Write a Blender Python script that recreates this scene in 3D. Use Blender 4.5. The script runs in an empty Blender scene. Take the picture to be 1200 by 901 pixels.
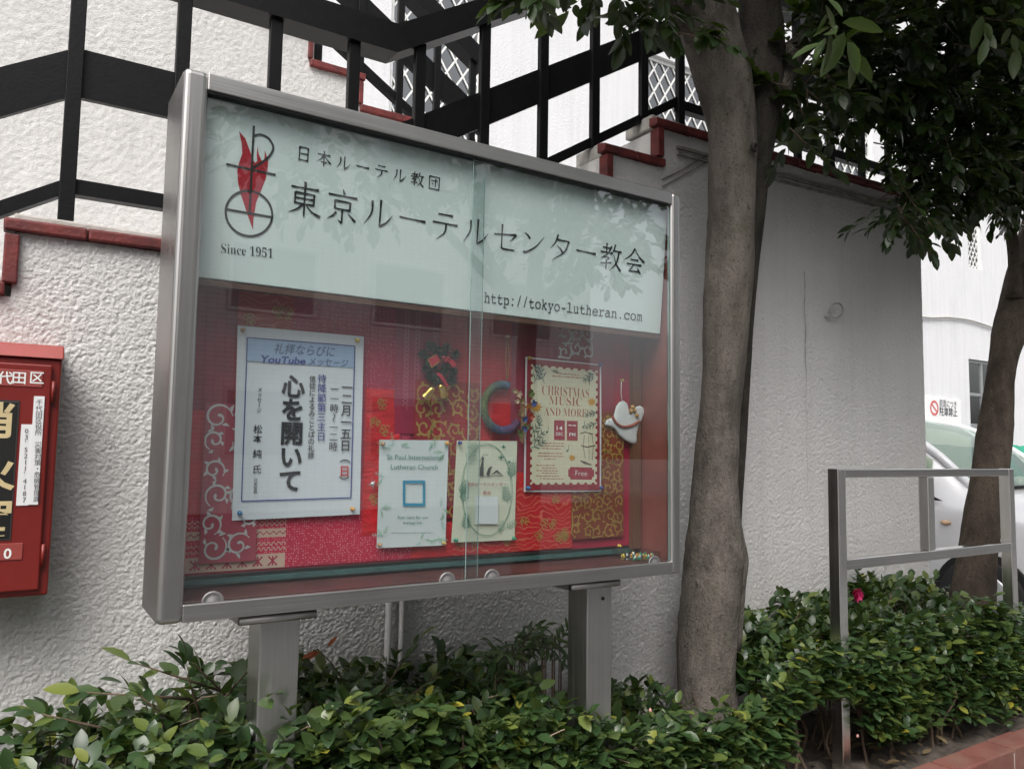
import bpy, bmesh, math, random
import numpy as np
from mathutils import Vector, Matrix
R = math.radians
rnd = random.Random(7)
nrg = np.random.default_rng(11)
S = bpy.context.scene
COL = S.collection

# ------------------------------------------------------------------ camera, sky, sun, exposure
CP = np.array([-0.27836, -1.78114, 1.30805]); CF = 916.85
_yaw, _pit, _rol = R(-32.62529), R(4.64419), R(0.89753)
def _axes():
    cy, sy, cp, sp = math.cos(_yaw), math.sin(_yaw), math.cos(_pit), math.sin(_pit)
    f = np.array([-sy*cp, cy*cp, sp]); r = np.array([cy, sy, 0.0]); u = np.cross(r, f)
    c, s = math.cos(_rol), math.sin(_rol)
    return r*c+u*s, -r*s+u*c, f
CR, CU, CFW = _axes()
cam = bpy.data.cameras.new('camera'); co = bpy.data.objects.new('camera', cam); COL.objects.link(co)
cam.sensor_width = 36; cam.lens = CF/1200*36; cam.clip_start = 0.05; cam.clip_end = 500
M4 = Matrix.Identity(4)
for i in range(3):
    M4[i][0], M4[i][1], M4[i][2], M4[i][3] = CR[i], CU[i], -CFW[i], CP[i]
co.matrix_world = M4
S.camera = co

SUN_EL, SUN_AZ = 54, 226          # azimuth clockwise from +Y: light comes from the street side, left of the viewer
w = bpy.data.worlds.new('World'); S.world = w; w.use_nodes = True
wn = w.node_tree.nodes; wl = w.node_tree.links
sky = wn.new('ShaderNodeTexSky'); sky.sky_type = 'NISHITA'; sky.sun_disc = False
sky.sun_elevation = R(SUN_EL); sky.sun_rotation = R(SUN_AZ); sky.air_density = 1.0; sky.dust_density = 6.0; sky.ozone_density = 1.0
hs = wn.new('ShaderNodeHueSaturation'); hs.inputs['Saturation'].default_value = 0.22
wl.new(sky.outputs[0], hs.inputs['Color'])
bg = wn['Background']; bg.inputs['Strength'].default_value = 0.15
wl.new(hs.outputs[0], bg.inputs['Color'])
sun = bpy.data.lights.new('sun', 'SUN'); sun.energy = 0.85; sun.angle = R(38); sun.color = (1.0, 0.96, 0.92)
so = bpy.data.objects.new('sun', sun); COL.objects.link(so)
sd = Vector((math.sin(R(SUN_AZ))*math.cos(R(SUN_EL)), math.cos(R(SUN_AZ))*math.cos(R(SUN_EL)), math.sin(R(SUN_EL))))
so.rotation_euler = sd.to_track_quat('Z', 'Y').to_euler()
S.view_settings.view_transform = 'Standard'; S.view_settings.look = 'None'
S.view_settings.exposure = 0.78; S.view_settings.gamma = 1.0
S.render.engine = 'CYCLES'; S.cycles.max_bounces = 8; S.cycles.transparent_max_bounces = 16
S.cycles.sample_clamp_indirect = 6; S.cycles.caustics_reflective = False; S.cycles.caustics_refractive = False

# ------------------------------------------------------------------ small helpers
def at(px, py, y):
    """point of the real plane Y=y that the photo shows at pixel (px,py) (1200x901 photo)"""
    d = CFW + (px-600)/CF*CR - (py-450.5)/CF*CU
    if callable(y):                       # a plane tilted back: y given as a function of height
        yy = y(1.9)
        for _ in range(6): p = CP+(yy-CP[1])/d[1]*d; yy = y(p[2])
        return p
    t = (y-CP[1])/d[1]
    return CP + t*d
def yv(y, z): return y(z) if callable(y) else y
def atz(px, py, z):
    d = CFW + (px-600)/CF*CR - (py-450.5)/CF*CU
    return CP + (z-CP[2])/d[2]*d

def tag(o, label=None, cat=None, group=None, kind=None):
    if label: o['label'] = label
    if cat: o['category'] = cat
    if group: o['group'] = group
    if kind: o['kind'] = kind
    return o
def thing(name, label, cat, loc=(0, 0, 0), group=None):
    o = bpy.data.objects.new(name, None); COL.objects.link(o); o.location = loc; o.empty_display_size = 0.1
    return tag(o, label, cat, group)
def wloc(o):
    v = Vector((0, 0, 0))
    while o is not None:
        v = v + o.location; o = o.parent
    return v

class MB:
    def __init__(s): s.v = []; s.f = []; s.m = []; s.sm = []
    def add(s, vs, fs, mi=0, smooth=False):
        b = len(s.v); s.v += [tuple(map(float, p)) for p in vs]
        for f in fs: s.f.append(tuple(b+i for i in f)); s.m.append(mi); s.sm.append(smooth)
        return s
    def box(s, x0, x1, y0, y1, z0, z1, mi=0):
        if x0 > x1: x0, x1 = x1, x0
        if y0 > y1: y0, y1 = y1, y0
        if z0 > z1: z0, z1 = z1, z0
        v = [(x0,y0,z0),(x1,y0,z0),(x1,y1,z0),(x0,y1,z0),(x0,y0,z1),(x1,y0,z1),(x1,y1,z1),(x0,y1,z1)]
        return s.add(v, [(0,3,2,1),(4,5,6,7),(0,1,5,4),(1,2,6,5),(2,3,7,6),(3,0,4,7)], mi)
    def hexa(s, v8, mi=0):       # bottom ring 0-3, top ring 4-7
        return s.add(v8, [(0,3,2,1),(4,5,6,7),(0,1,5,4),(1,2,6,5),(2,3,7,6),(3,0,4,7)], mi)
    def prism_y(s, poly, y0, y1, mi=0):       # poly [(x,z)] counter-clockwise seen from -Y
        n = len(poly); v = [(x, y0, z) for x, z in poly]+[(x, y1, z) for x, z in poly]
        f = [tuple(range(n)), tuple(range(2*n-1, n-1, -1))]+[(i, i+n, (i+1) % n+n, (i+1) % n) for i in range(n)]
        return s.add(v, f, mi)
    def bar(s, a, b, wx, wy, mi=0):           # rail in a plane of constant y: a,b=(x,z) top line; wx height, wy=(y0,y1)
        (ax, az), (bx, bz) = a, b; y0, y1 = wy
        v = [(ax,y0,az-wx),(bx,y0,bz-wx),(bx,y1,bz-wx),(ax,y1,az-wx),(ax,y0,az),(bx,y0,bz),(bx,y1,bz),(ax,y1,az)]
        return s.hexa(v, mi)
    def tube(s, pts, rads, n=10, mi=0, cap=True, smooth=True, jit=None):
        pts = [Vector(p) for p in pts]; N = len(pts)
        if not hasattr(rads, '__len__'): rads = [rads]*N
        t0 = (pts[1]-pts[0]).normalized(); ref = Vector((0, 0, 1)) if abs(t0.z) < .9 else Vector((1, 0, 0))
        u = t0.cross(ref).normalized(); vs = []
        for i in range(N):
            t = (pts[min(i+1, N-1)]-pts[max(i-1, 0)]).normalized()
            u = (u-t*u.dot(t)).normalized(); v = t.cross(u)
            for k in range(n):
                a = 2*math.pi*k/n; r = rads[i]*(jit(i, k) if jit else 1)
                vs.append(pts[i]+u*(math.cos(a)*r)+v*(math.sin(a)*r))
        fs = [(i*n+k, i*n+(k+1) % n, (i+1)*n+(k+1) % n, (i+1)*n+k) for i in range(N-1) for k in range(n)]
        if cap: fs += [tuple(range(n-1, -1, -1)), tuple((N-1)*n+k for k in range(n))]
        return s.add(vs, fs, mi, smooth)
    def lathe(s, prof, origin=(0,0,0), axis='z', n=24, mi=0, smooth=True):   # prof [(r,h)]
        vs = []; ox, oy, oz = origin
        for r, h in prof:
            for k in range(n):
                a = 2*math.pi*k/n; c, d = r*math.cos(a), r*math.sin(a)
                p = (c, d, h) if axis == 'z' else ((c, h, d) if axis == 'y' else (h, c, d))
                vs.append((ox+p[0], oy+p[1], oz+p[2]))
        fs = [(i*n+k, i*n+(k+1) % n, (i+1)*n+(k+1) % n, (i+1)*n+k) for i in range(len(prof)-1) for k in range(n)]
        fs += [tuple(range(n)), tuple((len(prof)-1)*n+k for k in range(n))]
        return s.add(vs, fs, mi, smooth)
    def build(s, name, mats, parent=None, bevel=0, seg=2, recalc=True):
        me = bpy.data.meshes.new(name); o = bpy.data.objects.new(name, me); COL.objects.link(o)
        off = Vector((0, 0, 0))
        if parent is not None: o.parent = parent; off = wloc(parent)
        me.from_pydata([(x-off.x, y-off.y, z-off.z) for x, y, z in s.v], [], s.f)
        if not isinstance(mats, (list, tuple)): mats = [mats]
        for m in mats: me.materials.append(m)
        me.polygons.foreach_set('material_index', s.m); me.polygons.foreach_set('use_smooth', s.sm)
        if recalc or bevel:
            bm = bmesh.new(); bm.from_mesh(me)
            if recalc: bmesh.ops.recalc_face_normals(bm, faces=bm.faces)
            if bevel:
                es = [e for e in bm.edges if len(e.link_faces) == 2 and e.calc_face_angle(0) > R(35)]
                bmesh.ops.bevel(bm, geom=es, offset=bevel, segments=seg, profile=0.5, affect='EDGES', clamp_overlap=True)
            bm.to_mesh(me); bm.free()
        me.update()
        return o

# ------------------------------------------------------------------ materials
class NT:
    def __init__(s, name):
        s.m = bpy.data.materials.new(name); s.m.use_nodes = True; s.t = s.m.node_tree
        s.b = s.t.nodes['Principled BSDF']; s.out = s.t.nodes['Material Output']
    def n(s, typ, **kw):
        nd = s.t.nodes.new(typ)
        for k, v in kw.items():
            if k in nd.inputs: nd.inputs[k].default_value = v
            else: setattr(nd, k, v)
        return nd
    def l(s, a, b): s.t.links.new(a, b)
    def tc(s, scale=(1, 1, 1), rot=(0, 0, 0), kind='Object'):
        t = s.n('ShaderNodeTexCoord'); mp = s.n('ShaderNodeMapping'); mp.inputs['Scale'].default_value = scale
        mp.inputs['Rotation'].default_value = rot; s.l(t.outputs[kind], mp.inputs['Vector']); return mp.outputs[0]
    def noise(s, vec, scale, detail=4, rough=.55):
        x = s.n('ShaderNodeTexNoise'); x.inputs['Scale'].default_value = scale; x.inputs['Detail'].default_value = detail
        x.inputs['Roughness'].default_value = rough; s.l(vec, x.inputs['Vector']); return x.outputs['Fac']
    def ramp(s, fac, stops, interp='LINEAR'):
        r = s.n('ShaderNodeValToRGB'); r.color_ramp.interpolation = interp
        e = r.color_ramp.elements
        while len(e) < len(stops): e.new(0.5)
        for q, (p, c) in zip(e, stops):
            q.position = p; q.color = (c[0], c[1], c[2], 1) if hasattr(c, '__len__') else (c, c, c, 1)
        s.l(fac, r.inputs['Fac']); return r.outputs['Color']
    def mix(s, fac, a, b, blend='MIX'):
        x = s.n('ShaderNodeMix', data_type='RGBA', blend_type=blend)
        for i, val in ((0, fac), (6, a), (7, b)):
            if hasattr(val, 'is_output'): s.l(val, x.inputs[i])
            elif hasattr(val, '__len__'): x.inputs[i].default_value = (*val[:3], 1)
            else: x.inputs[i].default_value = val
        return x.outputs[2]
    def math(s, op, a, b=0.0):
        x = s.n('ShaderNodeMath', operation=op)
        for i, val in ((0, a), (1, b)):
            if hasattr(val, 'is_output'): s.l(val, x.inputs[i])
            else: x.inputs[i].default_value = val
        return x.outputs[0]
    def bump(s, h, strength=.5, dist=.01, base=None):
        x = s.n('ShaderNodeBump'); x.inputs['Strength'].default_value = strength; x.inputs['Distance'].default_value = dist
        s.l(h, x.inputs['Height'])
        if base is not None: s.l(base, x.inputs['Normal'])
        s.l(x.outputs[0], s.b.inputs['Normal']); return x.outputs[0]
    def col(s, c):
        if hasattr(c, 'is_output'): s.l(c, s.b.inputs['Base Color'])
        else: s.b.inputs['Base Color'].default_value = (*c[:3], 1)
    def set(s, **kw):
        for k, v in kw.items(): s.b.inputs[k.replace('_', ' ')].default_value = v
        return s

def simple(name, c, rough=.5, metal=0.0, var=.12, scale=20, bump=0.0, spec=.5):
    t = NT(name); v = t.tc(); f = t.noise(v, scale, 5)
    a = tuple(min(1, x*(1-var)) for x in c); b = tuple(min(1, x*(1+var)) for x in c)
    t.col(t.ramp(f, [(.3, a), (.7, b)])); t.set(Roughness=rough, Metallic=metal); t.b.inputs['Specular IOR Level'].default_value = spec
    if bump: t.bump(t.noise(v, scale*4, 4), bump, .003)
    return t.m

def m_stucco(name, base, dirt, bscale=1.0, strength=1.0, streak=.5, pit=.35):
    t = NT(name); v = t.tc()
    n1 = t.noise(v, 105*bscale, 5, .62); n2 = t.noise(v, 46*bscale, 4, .6); n3 = t.noise(v, 9*bscale, 3, .5)
    vo = t.n('ShaderNodeTexVoronoi', feature='SMOOTH_F1'); vo.inputs['Scale'].default_value = 95*bscale; vo.inputs['Smoothness'].default_value = .8; t.l(v, vo.inputs['Vector'])
    h = t.math('ADD', t.math('MULTIPLY', n1, .8), t.math('ADD', t.math('MULTIPLY', n2, .3), t.math('MULTIPLY', vo.outputs['Distance'], -.3)))
    h = t.math('ADD', h, t.math('MULTIPLY', n3, .15))
    t.bump(h, strength, .0145/bscale)
    stv = t.tc((9, 9, .55)); st = t.noise(stv, 1.3, 5, .6)
    pat = t.noise(v, 1.6, 5, .6)
    g = t.mix(t.math('MULTIPLY', t.ramp(st, [(.45, 0), (.72, 1)]), streak), base, dirt)
    g = t.mix(t.math('MULTIPLY', t.ramp(pat, [(.5, 0), (.78, 1)]), streak*.9), g, dirt)
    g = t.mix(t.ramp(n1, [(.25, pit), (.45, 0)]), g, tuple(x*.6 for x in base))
    t.col(g); t.set(Roughness=.9); t.b.inputs['Specular IOR Level'].default_value = .2
    return t.m
def m_steel(name, c=(.52, .51, .49), rough=.36, axis='x', metal=1.0):
    t = NT(name); sc = {'x': (1.5, 60, 260), 'z': (260, 60, 1.5)}[axis]
    v = t.tc(sc); f = t.noise(v, 1.0, 5, .7); big = t.noise(t.tc(), 5, 4)
    g = t.mix(t.ramp(big, [(.35, .0), (.75, .35)]), t.ramp(f, [(.3, tuple(x*.86 for x in c)), (.7, tuple(min(1, x*1.1) for x in c))]), tuple(x*.62 for x in c))
    t.col(g); t.set(Metallic=metal)
    t.l(t.ramp(f, [(.3, rough*.8), (.7, rough*1.25)]), t.b.inputs['Roughness'])
    t.bump(f, .08, .001)
    return t.m
def m_glass(name, tint=(.94, .97, .96), ior=1.5, extra=0.0, refl=(1, 1, 1)):
    t = NT(name); t.t.nodes.remove(t.b)
    tr = t.n('ShaderNodeBsdfTransparent'); tr.inputs[0].default_value = (*tint, 1)
    gl = t.n('ShaderNodeBsdfGlossy'); gl.inputs['Roughness'].default_value = .015; gl.inputs[0].default_value = (*refl, 1)
    fr = t.n('ShaderNodeFresnel'); fr.inputs['IOR'].default_value = ior
    mx = t.n('ShaderNodeMixShader'); f = fr.outputs[0]
    if extra: f = t.math('ADD', f, extra)
    geo = t.n('ShaderNodeNewGeometry'); f = t.math('MULTIPLY', f, t.math('SUBTRACT', 1.0, geo.outputs['Backfacing']))   # one mirror image per sheet
    t.l(f, mx.inputs[0]); t.l(tr.outputs[0], mx.inputs[1]); t.l(gl.outputs[0], mx.inputs[2]); t.l(mx.outputs[0], t.out.inputs[0])
    return t.m
def m_leaf(name, stops, rough=.32, trans=.25, spec=.5):
    t = NT(name); a = t.n('ShaderNodeAttribute', attribute_name='tint')
    c = t.ramp(a.outputs['Fac'], stops); v = t.tc(); c2 = t.mix(t.math('MULTIPLY', t.noise(v, 60, 3), .35), c, (.02, .04, .012))
    t.col(c2); t.set(Roughness=rough); t.b.inputs['Specular IOR Level'].default_value = spec
    tl = t.n('ShaderNodeBsdfTranslucent'); t.l(t.mix(.5, c, (.25, .4, .03)), tl.inputs[0])
    mx = t.n('ShaderNodeMixShader'); mx.inputs[0].default_value = trans
    t.l(t.b.outputs[0], mx.inputs[1]); t.l(tl.outputs[0], mx.inputs[2]); t.l(mx.outputs[0], t.out.inputs[0])
    return t.m
def m_bark(name, c0, c1, moss=None):
    t = NT(name); v = t.tc((1, 1, .35)); n1 = t.noise(v, 18, 6, .65); n2 = t.noise(t.tc(), 4.5, 4, .6); n3 = t.noise(t.tc((1, 1, .5)), 60, 4, .6)
    g = t.ramp(n1, [(.3, c0), (.68, c1)])
    g = t.mix(t.ramp(n2, [(.48, 0), (.66, .4)]), g, tuple(x*1.3+.008 for x in c1))
    g = t.mix(t.ramp(n3, [(.6, 0), (.72, .7)]), g, tuple(x*.35 for x in c0))
    if moss: g = t.mix(t.ramp(t.noise(t.tc(), 9, 6, .7), [(.56, 0), (.68, .6)]), g, moss)
    n4 = t.noise(t.tc((1, 1, .8)), 150, 3, .7); n5 = t.noise(t.tc((1, 1, .6)), 7, 5, .65)
    g = t.mix(t.ramp(n4, [(.58, 0), (.66, .75)]), g, tuple(x*.3 for x in c0)); g = t.mix(t.ramp(n5, [(.49, 0), (.62, .5)]), g, tuple(x*.5 for x in c0))
    t.col(g); t.set(Roughness=.9); t.b.inputs['Specular IOR Level'].default_value = .15
    t.bump(t.math('ADD', n1, t.math('ADD', t.math('MULTIPLY', n3, .7), t.math('MULTIPLY', n4, .5))), 1.0, .014)
    return t.m
def m_dots(name, base, dot, scale, size=.22, rough=.6, var=.25):
    t = NT(name); vo = t.n('ShaderNodeTexVoronoi', feature='F1'); vo.inputs['Scale'].default_value = scale; vo.inputs['Randomness'].default_value = .45
    v = t.tc(); t.l(v, vo.inputs['Vector']); f = t.ramp(vo.outputs['Distance'], [(size, 1), (size+.06, 0)])
    b = t.mix(t.noise(v, 6, 3), tuple(x*(1-var) for x in base), tuple(min(1, x*(1+var)) for x in base))
    t.col(t.mix(f, b, dot)); t.set(Roughness=rough); t.bump(t.noise(v, 25, 3), .25, .004); return t.m
def m_satin(name, base, rough=.35, scale=7, fold=.6):
    t = NT(name); v = t.tc((1, 1, 2.2)); n = t.noise(v, scale, 4, .6)
    t.col(t.ramp(n, [(.3, tuple(x*.62 for x in base)), (.7, tuple(min(1, x*1.15) for x in base))])); t.set(Roughness=rough)
    t.bump(n, fold, .02); return t.m
def m_lines(name, base, line, scale=60, rough=.4):
    t = NT(name); v = t.tc(); wv = t.n('ShaderNodeTexWave', wave_type='RINGS'); wv.inputs['Scale'].default_value = scale*.35; wv.inputs['Distortion'].default_value = 14; wv.inputs['Detail'].default_value = 1.2
    t.l(v, wv.inputs['Vector']); t.col(t.mix(t.ramp(wv.outputs['Fac'], [(.86, 0), (.95, .5)]), t.mix(t.noise(v, 8), base, tuple(x*.7 for x in base)), line)); t.set(Roughness=rough)
    t.bump(t.noise(v, 9, 3), .3, .008); return t.m
def m_paper(name, c, var=.03, rough=.7):
    t = NT(name); v = t.tc(); n = t.noise(v, 5, 3)
    t.col(t.ramp(n, [(.3, tuple(x*(1-var) for x in c)), (.7, tuple(min(1, x*(1+var)) for x in c))])); t.set(Roughness=rough); t.b.inputs['Specular IOR Level'].default_value = .3
    t.bump(n, .12, .01); return t.m

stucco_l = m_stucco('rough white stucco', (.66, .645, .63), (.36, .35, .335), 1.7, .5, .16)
stucco_b = m_stucco('white building stucco', (.72, .72, .73), (.52, .52, .53), .6, .35, .3)
steel = m_steel('brushed steel', (.43, .42, .405), .36, 'x'); steel_v = m_steel('brushed steel upright', (.43, .42, .405), .34, 'z')
steel_pol = m_steel('worn polished steel', (.76, .74, .71), .13, 'x', 1.0)
black = simple('black paint', (.004, .004, .0045), .45, var=.3, scale=30, bump=.2, spec=.22)
red_tile = simple('red painted edging', (.125, .019, .017), .6, var=.45, scale=22, bump=.6)
mortar = simple('grey mortar', (.42, .40, .37), .9, var=.25, scale=18, bump=.5)
concrete = simple('concrete tread', (.33, .32, .30), .9, var=.2, scale=12, bump=.5)
glass_m = m_glass('cabinet glass', (.93, .96, .955), 1.55, .10)
glass_edge = simple('green glass edge', (.22, .31, .295), .3, var=.1)
win_glass = m_glass('window glass', (.5, .53, .53), 1.5, .18)
white_frame = simple('white paint', (.78, .78, .76), .5, var=.06)
alu = simple('aluminium', (.55, .56, .56), .4, .8, var=.08)
ink = simple('black ink', (.018, .018, .022), .6, var=.1)

# ------------------------------------------------------------------ lettering
_gc = {}
def glyph(s, off=0.0, res=3):
    k = (s, off)
    if k in _gc: return _gc[k]
    c = bpy.data.curves.new('t', 'FONT'); c.body = s; c.size = 1; c.offset = off; c.resolution_u = res
    o = bpy.data.objects.new('t', c); COL.objects.link(o)
    bpy.context.view_layer.update()
    ev = o.evaluated_get(bpy.context.evaluated_depsgraph_get()); me = ev.to_mesh()
    vs = [tuple(v.co) for v in me.vertices]; fs = [tuple(p.vertices) for p in me.polygons]; ev.to_mesh_clear()
    bpy.data.objects.remove(o); bpy.data.curves.remove(c)
    _gc[k] = (vs, fs); return _gc[k]
def ext(vs): xs = [v[0] for v in vs]; ys = [v[1] for v in vs]; return min(xs), max(xs), min(ys), max(ys)
def text_line(mb, s, p0, p1, y, hpx=None, off=0.0, mi=0, fit=True, slant=0.0):
    """text along the baseline from pixel p0 to p1 on the plane Y=y; hpx = cap height in pixels at p0"""
    vs, fs = glyph(s, off)
    if not vs: return
    A = at(*p0, y); B = at(*p1, y); x0, x1, y0, y1 = ext(vs); L = np.linalg.norm(B-A); d = (B-A)/L
    up = np.array([-d[2], 0, d[0]]); sx = L/(x1-x0)
    sy = abs(at(p0[0], p0[1]-hpx, y)[2]-A[2])/.73 if hpx else sx
    Q = [A+d*((v[0]-x0)*sx+slant*v[1]*sy)+up*(v[1]*sy) for v in vs]
    mb.add([(q[0], yv(y, q[2]), q[2]) for q in Q], fs, mi)
def text_col(mb, s, p0, p1, y, wpx, off=0.0, mi=0, hs=1.0):
    """vertical writing from pixel p0 (top centre) to p1 (bottom centre)"""
    A = at(*p0, y); B = at(*p1, y); n = len(s); em = at(p0[0]+wpx, p0[1], y)[0]-A[0]
    for i, ch in enumerate(s):
        if ch == ' ': continue
        c = A+(B-A)*((i+.5)/n); vs, fs = glyph(ch, off)
        if ch in 'ー～-':
            vs = [(.5+(v[1]-.38), .38-(v[0]-.5), 0) for v in vs]
        if ch in '（）()':
            vs = [(.5+(v[1]-.38), .38-(v[0]-(.5 if ch in '（）' else .17)), 0) for v in vs]
        if ch in '0123456789': cx = .28
        else: cx = .5
        mb.add([(c[0]+(v[0]-cx)*em, y, c[2]+(v[1]-.38)*em*hs) for v in vs], fs, mi)
def ribbon(mb, pts, ws, mi=0):
    """flat brush stroke through 3-D points lying in a plane of nearly constant y"""
    P = [np.array(p, float) for p in pts]; n = len(P)
    if not hasattr(ws, '__len__'): ws = [ws]*n
    L = []; Rr = []
    for i in range(n):
        t = P[min(i+1, n-1)]-P[max(i-1, 0)]; t[1] = 0; t = t/max(np.linalg.norm(t), 1e-9); q = np.array([-t[2], 0, t[0]])*ws[i]/2
        L.append(P[i]+q); Rr.append(P[i]-q)
    mb.add(L+Rr, [(i, i+1, n+i+1, n+i) for i in range(n-1)], mi)
def smooth_pts(pts, k=6):
    P = [np.array(p, float) for p in pts]
    if len(P) < 3: return [P[0]+(P[1]-P[0])*t for t in np.linspace(0, 1, k)]
    out = []; Q = [2*P[0]-P[1]]+P+[2*P[-1]-P[-2]]
    for i in range(1, len(Q)-2):
        for t in np.linspace(0, 1, k, endpoint=False):
            a, b, c, d = Q[i-1:i+3]
            out.append(.5*((2*b)+(-a+c)*t+(2*a-5*b+4*c-d)*t*t+(-a+3*b-3*c+d)*t**3))
    return out+[P[-1]]
def interp_w(prof, n): return list(np.interp(np.linspace(0, 1, n), np.linspace(0, 1, len(prof)), prof))
BR = dict(h=(.95, .7, .75, 1.35), v=(1.3, .9, .9, .8), l=(1.25, 1.0, .7, .2), r=(.35, .7, 1.1, 1.5), d=(.35, .9, 1.35))
STROKES = {
 '東': ['h 12,21 88,20', 'v 24,34 24,66', 'v 24,35 76,35', 'v 76,34 76,66', 'h 24,49 76,49', 'h 24,63 76,63', 'v 50,3 50,98', 'l 46,64 30,80 6,92', 'r 54,64 72,82 96,92'],
 '京': ['d 49,3 54,17', 'h 8,22 92,22', 'v 28,36 28,61', 'v 28,37 72,37', 'v 72,36 72,61', 'h 28,59 72,59', 'v 50,60 50,97', 'l 50,97 45,94 38,89', 'l 33,68 23,80 8,90', 'r 66,68 78,78 89,88'],
 'ル': ['l 30,18 29,52 8,88', 'v 56,12 55,88', 'l 55,88 75,74 94,50'],
 'ー': ['h 8,49 92,51'],
 'テ': ['h 25,18 75,18', 'h 8,44 92,44', 'l 54,44 49,72 22,95'],
 'セ': ['h 8,47 90,38', 'l 90,38 80,50 66,62', 'v 36,12 37,82', 'v 37,82 42,88 86,88'],
 'ン': ['d 14,24 26,31 36,41', 'l 12,86 26,84 60,62 90,28'],
 'タ': ['l 38,10 28,38 8,60', 'v 36,27 84,27', 'l 84,27 66,64 18,96', 'd 34,46 48,54 60,66'],
 '教': ['h 12,22 48,22', 'v 30,6 30,38', 'h 4,38 57,38', 'l 52,14 36,42 6,60', 'v 17,54 44,54', 'l 44,54 38,60 32,64', 'v 31,63 31,95', 'h 6,77 54,71', 'l 68,6 62,26 54,40', 'h 64,28 97,28', 'l 86,28 76,68 48,97', 'r 62,42 76,72 98,95'],
 '会': ['l 50,6 32,32 4,50', 'r 50,8 70,32 97,50', 'h 32,46 68,46', 'h 16,62 84,62', 'l 46,63 38,76 26,88', 'h 25,88 76,84', 'd 64,72 72,80 80,92'],
 '日': ['v 24,10 24,94', 'v 24,12 76,12', 'v 76,11 76,94', 'h 24,50 76,50', 'h 24,88 76,88'],
 '本': ['h 10,28 90,28', 'v 50,6 50,98', 'l 48,30 32,56 6,76', 'r 52,30 70,56 94,76', 'h 32,74 68,74'],
 '団': ['v 14,8 14,96', 'v 14,10 86,10', 'v 86,9 86,96', 'h 14,90 86,90', 'h 26,36 74,36', 'v 58,22 58,77', 'd 34,52 42,62'],
}
def brush_text(mb, s, pa, pb, y, em_scale, w, mi=0):
    A = at(*pa, y); B = at(*pb, y); n = len(s); d = (B-A)/(n-1); em = np.linalg.norm(d)*em_scale
    for i, ch in enumerate(s):
        c = A+d*i
        for st in STROKES[ch]:
            k, *pp = st.split(); pts = [tuple(map(float, q.split(','))) for q in pp]
            P = smooth_pts([(c[0]+(x-50)/100*em, 0, c[2]-(yy-50)/100*em) for x, yy in pts], 7)
            P = [np.array([p[0], yv(y, p[2]), p[2]]) for p in P]
            ribbon(mb, P, [w*q for q in interp_w(BR[k], len(P))], mi)

# ------------------------------------------------------------------ ground
soil_m = simple('dark garden soil', (.075, .06, .048), .95, var=.5, scale=25, bump=1.0)
t = NT('pavement asphalt'); v = t.tc(); t.col(t.ramp(t.noise(v, 90, 4), [(.3, (.12, .12, .12)), (.7, (.2, .2, .195))])); t.set(Roughness=.9); t.bump(t.noise(v, 180, 3), .4, .003); pave_m = t.m
t = NT('road asphalt'); v = t.tc(); t.col(t.ramp(t.noise(v, 120, 4), [(.3, (.04, .04, .042)), (.7, (.075, .075, .075))])); t.set(Roughness=.85); road_m = t.m
t = NT('kerb brick'); v = t.tc(); t.col(t.mix(t.ramp(t.noise(v, 7, 4), [(.4, 0), (.75, .8)]), t.ramp(t.noise(v, 3.3, 2), [(.35, (.15, .048, .036)), (.65, (.215, .078, .056))]), (.2, .12, .09))); t.set(Roughness=.85); t.bump(t.noise(v, 60, 4), .5, .004); brick_m = t.m

tag(MB().box(-90, 90, -3.2, 90, -.3, 0).build('pavement', pave_m), kind='structure')
tag(MB().box(-90, 90, -90, -3.2, -.4, -.12).build('road', road_m), kind='structure')
sb = MB(); nx, ny = 150, 20
for i in range(nx+1):
    for j in range(ny+1):
        x = -2.5+6.75*i/nx; yy = -.046+.66*j/ny
        sb.v.append((x, yy, .115+.02*math.sin(x*9+yy*14)*math.sin(x*23-yy*31)+rnd.uniform(-.008, .008)))
for i in range(nx):
    for j in range(ny):
        a = i*(ny+1)+j; sb.f.append((a, a+ny+1, a+ny+2, a+1)); sb.m.append(0); sb.sm.append(True)
tag(sb.build('soil', soil_m), kind='structure')
kb = MB(); x = -2.6
while x < 4.25:
    L = .205+rnd.uniform(-.004, .004); dz = rnd.uniform(-.003, .003); dy = rnd.uniform(-.003, .003)
    kb.box(x+.004, x+L-.004, -.168+dy, -.057+dy, 0.005, .15+dz); x += L
yy = -.03
while yy < .55:
    kb.box(4.258, 4.365, yy+.004, yy+.201, .005, .15+rnd.uniform(-.003, .003)); yy += .205
ko = kb.build('kerb', brick_m, bevel=.006); tag(ko, kind='structure')
tag(MB().box(-2.6, 4.36, -.162, -.062, .0, .132).box(4.262, 4.36, -.05, .58, .0, .132).build('kerb_mortar', mortar), kind='structure')

# ------------------------------------------------------------------ staircase
st = thing('outdoor_staircase', 'white stucco outdoor staircase with red tiled step edges behind the notice board', 'staircase', (1.0, .6, 0))
LN = [(-.295-.277*k, 1.707-.17*k) for k in range(0, 10)]                 # nosings going down to the left
RN = [(.846, 2.035), (1.123, 2.195), (1.40, 2.36), (1.677, 2.525), (1.954, 2.70)]
poly = [(3.93, -.05), (3.93, 2.70), (1.954, 2.66)]
for xx, zz in reversed(RN[:-1]):
    poly += [(xx+.277, zz-.035), (xx, zz-.035)]
poly += [(.846, 1.842), (-.295, 1.842)]
for xx, zz in LN: poly += [(xx, zz-.035), (xx-.277, zz-.035)]
poly += [(LN[-1][0]-.277, -.05)]
poly = list(reversed(poly))
wb = MB()
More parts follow.
